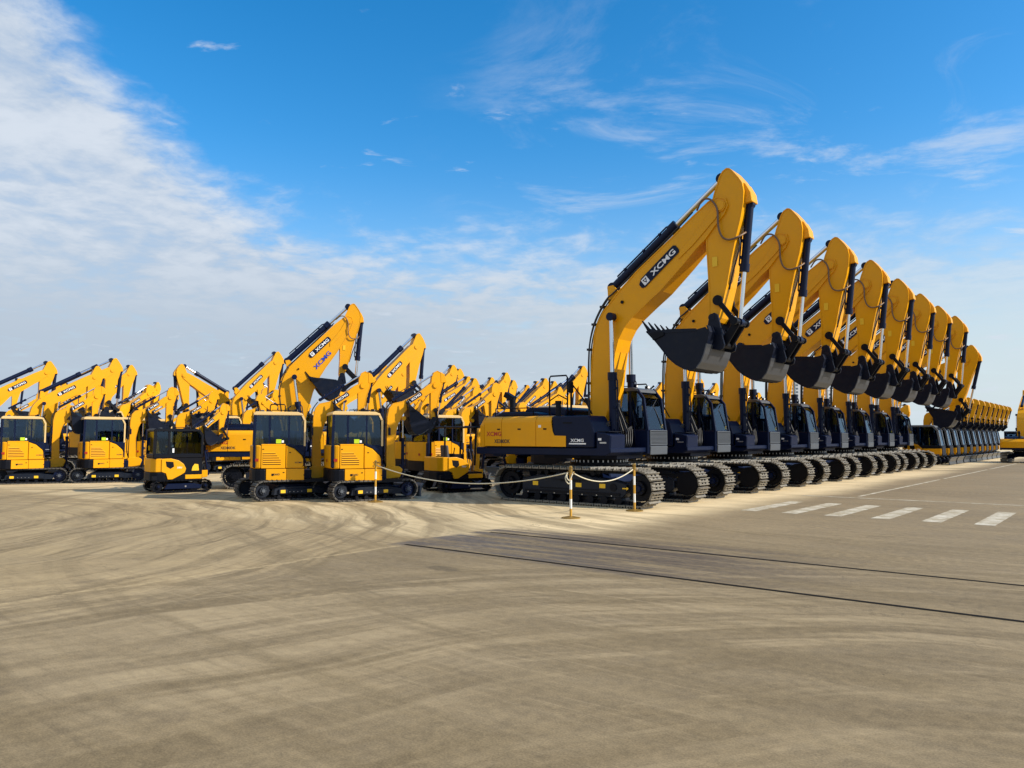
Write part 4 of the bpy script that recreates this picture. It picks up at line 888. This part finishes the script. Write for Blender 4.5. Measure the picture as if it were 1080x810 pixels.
BP = {'P0': (9, -11, 0), 'P1': (-7, 5, 0), 'P2': (4, -6, 0)}; SP = {'S0': (0, 0, 0), 'S1': (-14, 14, 6)}
protos = {}
HEAVY = make_big('x', BP['P0'], 0, .85, spec=SPEC_HEAVY)
def proto(t, p, lod, arm=.82):
    k = (t, p, lod, arm)
    if k not in protos:
        o = make_big('x', BP[p], lod, arm) if t == 'B' else make_small('x', SP[p], lod, blade=lod < 2) if t == 'C' else make_mini('x', (-6, 8, 0), 1, canopy=True)
        protos[k] = o; return o
    return dup(protos[k])
FIELD = [
    ('B', 'P0', -8.26, 28.64, 17, 0.85), ('B', 'P0', -6.39, 35.28, 30, 0.85), ('B', 'P0', -15.27, 42.91, 33, 0.85), ('B', 'P1', -23.52, 38.74, 40, 0.85), ('B', 'P1', -27.89, 40.28, 40, 0.85),
    ('B', 'P0', -5.91, 51.09, 32, 0.85), ('B', 'P0', 2.88, 51.86, 30, 0.85), ('B', 'P1', -10.13, 42.8, 34, 0.85), ('B', 'P1', -16.19, 46.06, 217, 0.85), ('B', 'P0', -27.43, 50.84, 40, 0.85),
    ('B', 'P1', -22.42, 35.77, 40, 0.75), ('B', 'P0', -6.08, 58.37, 32, 0.9), ('B', 'P0', -2.29, 57.13, 36, 0.85), ('B', 'P1', -5.38, 46.84, 34, 0.8), ('B', 'P0', -3.83, 66.89, 32, 0.9),
    ('B', 'P0', 1.74, 66.17, 32, 0.85), ('B', 'P2', -2.36, 72.47, 32, 0.95), ('B', 'P0', -0.71, 77.32, 18, 0.9), ('B', 'P0', 0.25, 55.33, 38, 0.75), ('B', 'P2', 0.16, 45.45, 33, 0.7),
    ('B', 'P1', 1.7, 61.87, 34, 0.95), ('B', 'P0', 11.23, 67.4, 30, 0.85), ('B', 'P0', 13.85, 64.03, 30, 0.85), ('B', 'P0', 17.71, 74.07, 32, 0.9), ('B', 'P1', 19.97, 70.54, 30, 0.85),
    ('B', 'P1', -6.73, 76.05, 18, 1.0), ('B', 'P0', -30.57, 75.14, 35, 0.85), ('B', 'P0', -29.6, 61.05, 70, 0.8), ('B', 'P1', -16.58, 61.44, 215, 0.85), ('B', 'P0', -36.97, 62.67, 40, 0.85),
    ('B', 'P0', -42.46, 62.67, 40, 0.85), ('B', 'P0', -7.02, 38.19, 32, 0.7), ('B', 'P0', -7.71, 61.88, 32, 0.9), ('B', 'P1', -35.57, 67.4, 34, 0.85), ('B', 'P1', -27.68, 70.44, 32, 0.85),
    ('B', 'P0', -24.0, 65.31, 215, 0.8), ('B', 'P0', -38.48, 71.08, 218, 0.85), ('B', 'P0', -3.57, 42.6, 32, 0.65), ('B', 'P1', 0.4, 41.18, 32, 0.65), ('D', 'S0', -1.85, 26.1, 32, 0.95),
    ('C', 'S0', -2.6, 29.2, 32, 1.0), ('C', 'S0', -32.24, 47.85, 36, 1.2), ('C', 'S0', -17.25, 49.63, 215, 1.1), ('C', 'S0', -15.87, 34.99, 32, 1), ('C', 'S0', -24.34, 46.27, 60, 1.3),
    ('C', 'S0', -13.62, 52.71, 210, 1.3), ('C', 'S0', -3.4, 31.45, 35, 1), ('C', 'S0', 2.43, 33.37, 36, 1.2), ('C', 'S0', 0.62, 36.02, 215, 1), ('C', 'S0', -14.53, 39.65, 35, 1.1),
    ('C', 'S0', -10.38, 39.24, 215, 1.0), ('C', 'S1', 2.86, 39.58, 215, 1), ('C', 'S0', -21.1, 42.23, 36, 1.1), ('C', 'S1', 8.63, 42.55, 32, 1), ('C', 'S1', 7.13, 45.81, 35, 1.2),
    ('C', 'S0', 13.42, 48.58, 38, 1.2), ('C', 'S1', -31.78, 51.86, 36, 1.25), ('C', 'S1', -34.04, 54.9, 38, 1.1), ('C', 'S0', -25.31, 54.62, 38, 1.0), ('C', 'S0', -36.07, 58.28, 38, 1.1),
    ('C', 'S0', -14.93, 57.99, 35, 1.1), ('C', 'S0', -19.53, 63.98, 35, 1.2), ('B', 'P1', 2.72, 70.13, 215, 0.75), ('C', 'S0', -21.04, 73.34, 36, 1.1), ('B', 'P2', 34.33, 73.47, 36, 0.8),
]
NCAT = 47

F_LABELS = {0: 'excavator with the tallest thick boom of the field, blue lettering under its white logo',
    1: 'excavator whose high boom rises between the front compact pair and the dark hanging bucket',
    2: 'excavator with boom tip just left of the thick boom with blue lettering',
    3: 'excavator with the highest boom tip above the second compact excavator from the left',
    4: 'excavator whose boom slopes in from the left picture edge above the far left cab',
    5: 'excavator with the highest boom tip of the cluster left of the bent exhaust pipe',
    6: 'excavator with boom tip right behind the handrail and mirror of the nearest big machine',
    7: 'excavator mostly hidden in the gap behind the thick boom with blue lettering',
    8: 'excavator facing left, its boom sloping down to the right above the black-cabbed mini',
    9: 'excavator with boom tip right of the highest one above the second compact from the left',
    10: 'excavator with boom and logo crossing above the two far left cabs',
    11: 'excavator with boom tip tucked directly behind the highest tip of its cluster',
    12: 'excavator with the tallest boom tip close to the bent exhaust pipe',
    13: 'excavator with logo on its boom, lowest of the cluster left of the exhaust pipe',
    14: 'excavator with small boom tip second to the left of the bent exhaust pipe',
    15: 'excavator with boom tip seen through the handrail of the nearest big machine',
    16: 'excavator with rounded boom tip right above the bent exhaust pipe',
    17: 'excavator with the faintest boom tip right of the bent exhaust pipe',
    18: 'excavator with small boom tip halfway between the bent exhaust pipe and the handrail',
    19: 'excavator with logo on its boom, just left of the handrail of the nearest big machine',
    20: 'excavator with low boom tip left of the one behind the mirror post',
    21: 'excavator with boom tip above the cab roof of the nearest big machine',
    22: 'excavator with boom tip between the first and second cabs of the row',
    23: 'excavator with boom tip above the cab roof of the second big machine',
    24: 'excavator with small boom tip above the cab roof of the third big machine',
    27: 'excavator turned away, its boom tip alone in the gap above the black-cabbed mini',
    28: 'excavator facing left with boom tip just left of the front compact pair',
    29: 'excavator glimpsed directly behind the cab gap of the two far left compact ones',
    30: 'excavator with far boom tip peeking above the boom cut by the left edge',
    31: 'excavator with boom tip just right of the stick of the thick boom',
    32: 'excavator with far boom tip over the cluster left of the bent exhaust pipe',
    33: 'excavator with a sliver of boom above the second compact excavator from the left',
    34: 'excavator with a sliver of boom left of the front compact pair, below the sloping boom',
    35: 'excavator facing left with boom tip inside the angle of the left-facing boom',
    36: 'excavator facing left, glimpsed under the booms above the far left cab',
    37: 'smaller excavator with logo on its boom, lowest just left of the nearest big machine',
    38: "smaller excavator with boom in front of others, seen over the big machine's engine hood",
    39: 'small open-canopy excavator with swooping yellow cover behind the long sagging rope',
    40: 'compact excavator with cream roof behind the open-canopy one and the sagging rope',
    41: 'compact excavator with boom tip peeking below the boom cut by the left edge',
    42: 'compact excavator facing left, its boom below the left-facing raised boom',
    43: 'compact excavator partly hidden behind the black-cabbed mini and its boom',
    44: 'compact excavator angled away between the two far left cabs and the booms above',
    45: 'compact excavator facing left, showing just above the left of the front compact pair',
    46: 'compact excavator with boom crossing behind the dark bucket by the sagging rope',
    47: 'compact excavator glimpsed under the body of the nearest big machine, facing right',
    48: 'compact excavator facing left behind the bent exhaust pipe of the nearest big machine',
    49: 'compact excavator between the black-cabbed mini and the front compact pair, facing right',
    50: 'compact excavator facing left, glimpsed between the two front compact excavators',
    51: 'compact excavator facing left, only its boom tip showing behind the exhaust pipe',
    52: 'compact excavator glimpsed right of the second compact excavator from the left'}
FOBJ = []
for i, (t, p, x, y, a, s) in enumerate(FIELD):
    near = i < NCAT
    o = HEAVY if i == 0 else proto(t, p, 1 if near or y < 45 else 2)
    put(o, x, y, a, s=s); FOBJ.append(o)
    if i in F_LABELS: o['label'] = F_LABELS[i]
    else: o['label'] = 'yellow excavator deep inside the packed field, mostly hidden behind its neighbours'
    o['group'] = 'excavators packed in the field behind' if i in F_LABELS else 'excavators glimpsed deep inside the field'
o = make_big('excavator with its boom lowered almost flat, behind the first blade-fronted compact ones', (-36, 4, 0), 1, 1.0); o['group'] = 'excavators packed in the field behind'
p = N*(-20.2)+D*67.0; put(o, p.x, p.y, rz=RZ, s=.85)
# the one across the road, cut by the right edge of the picture
o = make_big('x', (-12, 8, 0), 1, 1.0, spec=SPEC_HEAVY); put(o, 36.6, 56.0, rz=R(50), s=.70); o['label'] = 'excavator parked apart across the road, cut by the right edge'; o['group'] = 'excavators standing across the road'

# ------------------------------------------------------------------ far towers
M['tower'] = mat('pale_facade', (.50, .52, .55), .8, var=.08, scale=.05); M['towerwin'] = mat('far_window', (.10, .13, .17), .3)  # distance haze is put into the pale facade colour
def tower(x, y, w, d, h, lab, a=.2):
    t = empty('apartment_tower', (x, y, 0), a); tag(t, lab, 'building', 'far apartment towers')
    m = MB('tower'); m.box(-w/2, w/2, -d/2, d/2, 0, h, 0, 0); m.build('wall', t)
    m = MB('tower'); m.box(-w/2-.4, w/2+.4, -d/2-.4, d/2+.4, h, h+1); m.box(-w/6, w/6, -d/6, d/6, h+1, h+4.5); m.build('roof', t)
    m = MB('towerwin'); nfl = int(h/3.1); nc = int(w/4)
    for f in range(nfl):
        for c in range(nc):
            xx = -w/2+(c+.5)*w/nc; m.box(xx-1.1, xx+1.1, -d/2-.06, -d/2-.02, f*3.1+1, f*3.1+2.6)
    o = m.build('windows', t)
for k, (px, h, w, Y, lab) in enumerate(((838, 52, 14, 700, 'tall pale tower seen between the second and third raised booms of the row'), 
        (872, 46, 14, 740, 'slim pale tower seen between the third and fourth big booms'), (902, 50, 16, 800, 'pale tower seen between the fourth and fifth big booms'))):
    tower((px-540)/820*Y, Y, w, 14, h, lab, .1*k)

# ------------------------------------------------------------------ light and sky
SUN_AZ = R(-18); SUN_EL = R(33)
S = Vector((math.cos(SUN_AZ)*math.cos(SUN_EL), math.sin(SUN_AZ)*math.cos(SUN_EL), math.sin(SUN_EL)))
sd = bpy.data.lights.new('sun', 'SUN'); sd.energy = 5.0; sd.angle = R(.5); sd.color = (1.0, .92, .78)
so = bpy.data.objects.new('sun', sd); COL.objects.link(so); so.rotation_euler = S.to_track_quat('Z', 'Y').to_euler()

def world():
    w = bpy.data.worlds.new('World'); scene.world = w; w.use_nodes = True; nt = w.node_tree; L = nt.links
    bg = nt.nodes['Background']; bg.inputs[1].default_value = .08
    sky = nt.nodes.new('ShaderNodeTexSky'); sky.sky_type = 'NISHITA'; sky.sun_disc = False; sky.sun_elevation = SUN_EL; sky.sun_rotation = math.pi/2-SUN_AZ; sky.air_density = 1.0; sky.dust_density = .6; sky.ozone_density = 2.5
    def node(t, **k):
        n = nt.nodes.new(t)
        for a, v in k.items(): setattr(n, a, v)
        return n
    def math_(op, a, b_=None, clamp=False):
        n = node('ShaderNodeMath', operation=op); n.use_clamp = clamp
        for i, v in enumerate((a, b_)):
            if v is None: continue
            if isinstance(v, (int, float)): n.inputs[i].default_value = v
            else: L.new(v, n.inputs[i])
        return n.outputs[0]
    def mr(v, a, b_, c=0.0, d=1.0, smooth=True):
        n = node('ShaderNodeMapRange'); n.inputs[1].default_value = a; n.inputs[2].default_value = b_; n.inputs[3].default_value = c; n.inputs[4].default_value = d
        if smooth: n.interpolation_type = 'SMOOTHSTEP'
        L.new(v, n.inputs[0]); return n.outputs[0]
    def mix(f, a, b_):
        n = node('ShaderNodeMix', data_type='RGBA')
        for i, v in ((0, f), (6, a), (7, b_)):
            if isinstance(v, (int, float)): n.inputs[i].default_value = v
            elif isinstance(v, tuple): n.inputs[i].default_value = (*v, 1)
            else: L.new(v, n.inputs[i])
        return n.outputs[2]
    tc = node('ShaderNodeTexCoord'); s = node('ShaderNodeSeparateXYZ'); L.new(tc.outputs['Generated'], s.inputs[0]); X, Y, Z = s.outputs
    az = math_('ARCTAN2', X, Y); el = math_('ARCSINE', Z)
    hs = node('ShaderNodeHueSaturation'); hs.inputs['Saturation'].default_value = 1.42; hs.inputs['Value'].default_value = SKYVAL; hs.inputs['Hue'].default_value = .497; L.new(sky.outputs[0], hs.inputs['Color'])
    col = hs.outputs[0]
    # horizon haze, whiter towards the sun
    hz = mr(el, -.02, .40, 1.0, 0.0); hcol = mix(mr(az, -.5, .6), HAZEL, HAZER)
    col = mix(math_('MULTIPLY', math_('POWER', hz, 1.5), .95), col, hcol)
    # clouds on a flat layer overhead
    den = math_('ADD', math_('MAXIMUM', Z, 0.0), .12); px = math_('DIVIDE', X, den); py = math_('DIVIDE', Y, den)
    cv = node('ShaderNodeCombineXYZ'); L.new(px, cv.inputs[0]); L.new(py, cv.inputs[1])
    def nz(sc, det, rough, dist=0.0, off=(0, 0, 0), stretch=(1, 1, 1)):
        mp = node('ShaderNodeMapping'); mp.inputs['Location'].default_value = off; mp.inputs['Scale'].default_value = stretch; mp.inputs['Rotation'].default_value = (0, 0, R(20)); L.new(cv.outputs[0], mp.inputs['Vector'])
        n = node('ShaderNodeTexNoise'); n.inputs['Scale'].default_value = sc; n.inputs['Detail'].default_value = det; n.inputs['Roughness'].default_value = rough; n.inputs['Distortion'].default_value = dist; L.new(mp.outputs[0], n.inputs['Vector']); return n.outputs['Fac']
    puffs = nz(2.6, 9, .62, .3); wisps = nz(1.5, 9, .66, .8, (3, 1, 0), (1, 1.35, 1)); ripple = nz(7.5, 5, .6, .3, (1, 1, 0)); lump = nz(.8, 3, .5, 0, (5, 2, 0))
    # the bank that climbs to the left: everything under a curve of elevation against azimuth
    d_ = math_('ADD', az, .62)                                    # 0 at the left edge
    top = math_('ADD', math_('MULTIPLY', math_('POWER', math_('MAXIMUM', math_('SUBTRACT', .50, d_), 0.0), 2.0), 1.25), .255)
    edge = math_('ADD', math_('SUBTRACT', top, el), math_('MULTIPLY', math_('SUBTRACT', math_('ADD', math_('MULTIPLY', puffs, .6), math_('MULTIPLY', ripple, .4)), .5), .34))
    bank = mr(edge, -.02, .10)
    tex = math_('ADD', math_('MULTIPLY', puffs, .6), math_('MULTIPLY', ripple, .4))
    bankd = math_('MULTIPLY', bank, mr(tex, .30, .54, .70, .99))
    bankd = math_('MULTIPLY', bankd, mr(az, .1, .55, 1.0, .7))
    ccol = mix(mr(tex, .38, .62), CLOUD0, CLOUD1)
    ccol = mix(mr(el, .10, .26), mix(mr(az, -.3, .6), HAZEL, HAZER), ccol)
    col = mix(bankd, col, ccol)
    # thin streaks and stray puffs higher up
    wm = math_('MULTIPLY', mr(wisps, .50, .72), math_('MULTIPLY', mr(el, .60, .34), mr(az, -.15, .12)))
    col = mix(math_('MULTIPLY', wm, .55), col, CLOUD1)
    stray = math_('MULTIPLY', mr(nz(3.4, 7, .6, .3, (2.3, 7.7, 0), (1, 1.5, 1)), .62, .74), mr(el, .62, .42)); col = mix(math_('MULTIPLY', stray, .6), col, CLOUD1)
    L.new(col, bg.inputs[0])
SKYVAL = 2.35
HAZEL = (5.5, 6.5, 7.7); HAZER = (7.2, 8.3, 8.9); CLOUD0 = (5.5, 6.6, 8.1); CLOUD1 = (7.7, 8.5, 9.6)
world()

# ------------------------------------------------------------------ camera
cd = bpy.data.cameras.new('camera'); cd.sensor_width = 36; cd.lens = 36*820/1080; cd.clip_end = 6000; cd.clip_start = .1
co = bpy.data.objects.new('camera', cd); COL.objects.link(co); co.location = (0, 0, 1.78); co.rotation_euler = (math.pi/2+math.atan(56.3/820), 0, 0)
scene.camera = co
scene.view_settings.view_transform = 'Standard'; scene.view_settings.look = 'None'; scene.view_settings.exposure = 0.15; scene.view_settings.gamma = 1
scene.render.resolution_x = 1024; scene.render.resolution_y = 768
scene.cycles.max_bounces = 6; scene.cycles.transparent_max_bounces = 12; scene.cycles.use_denoising = True
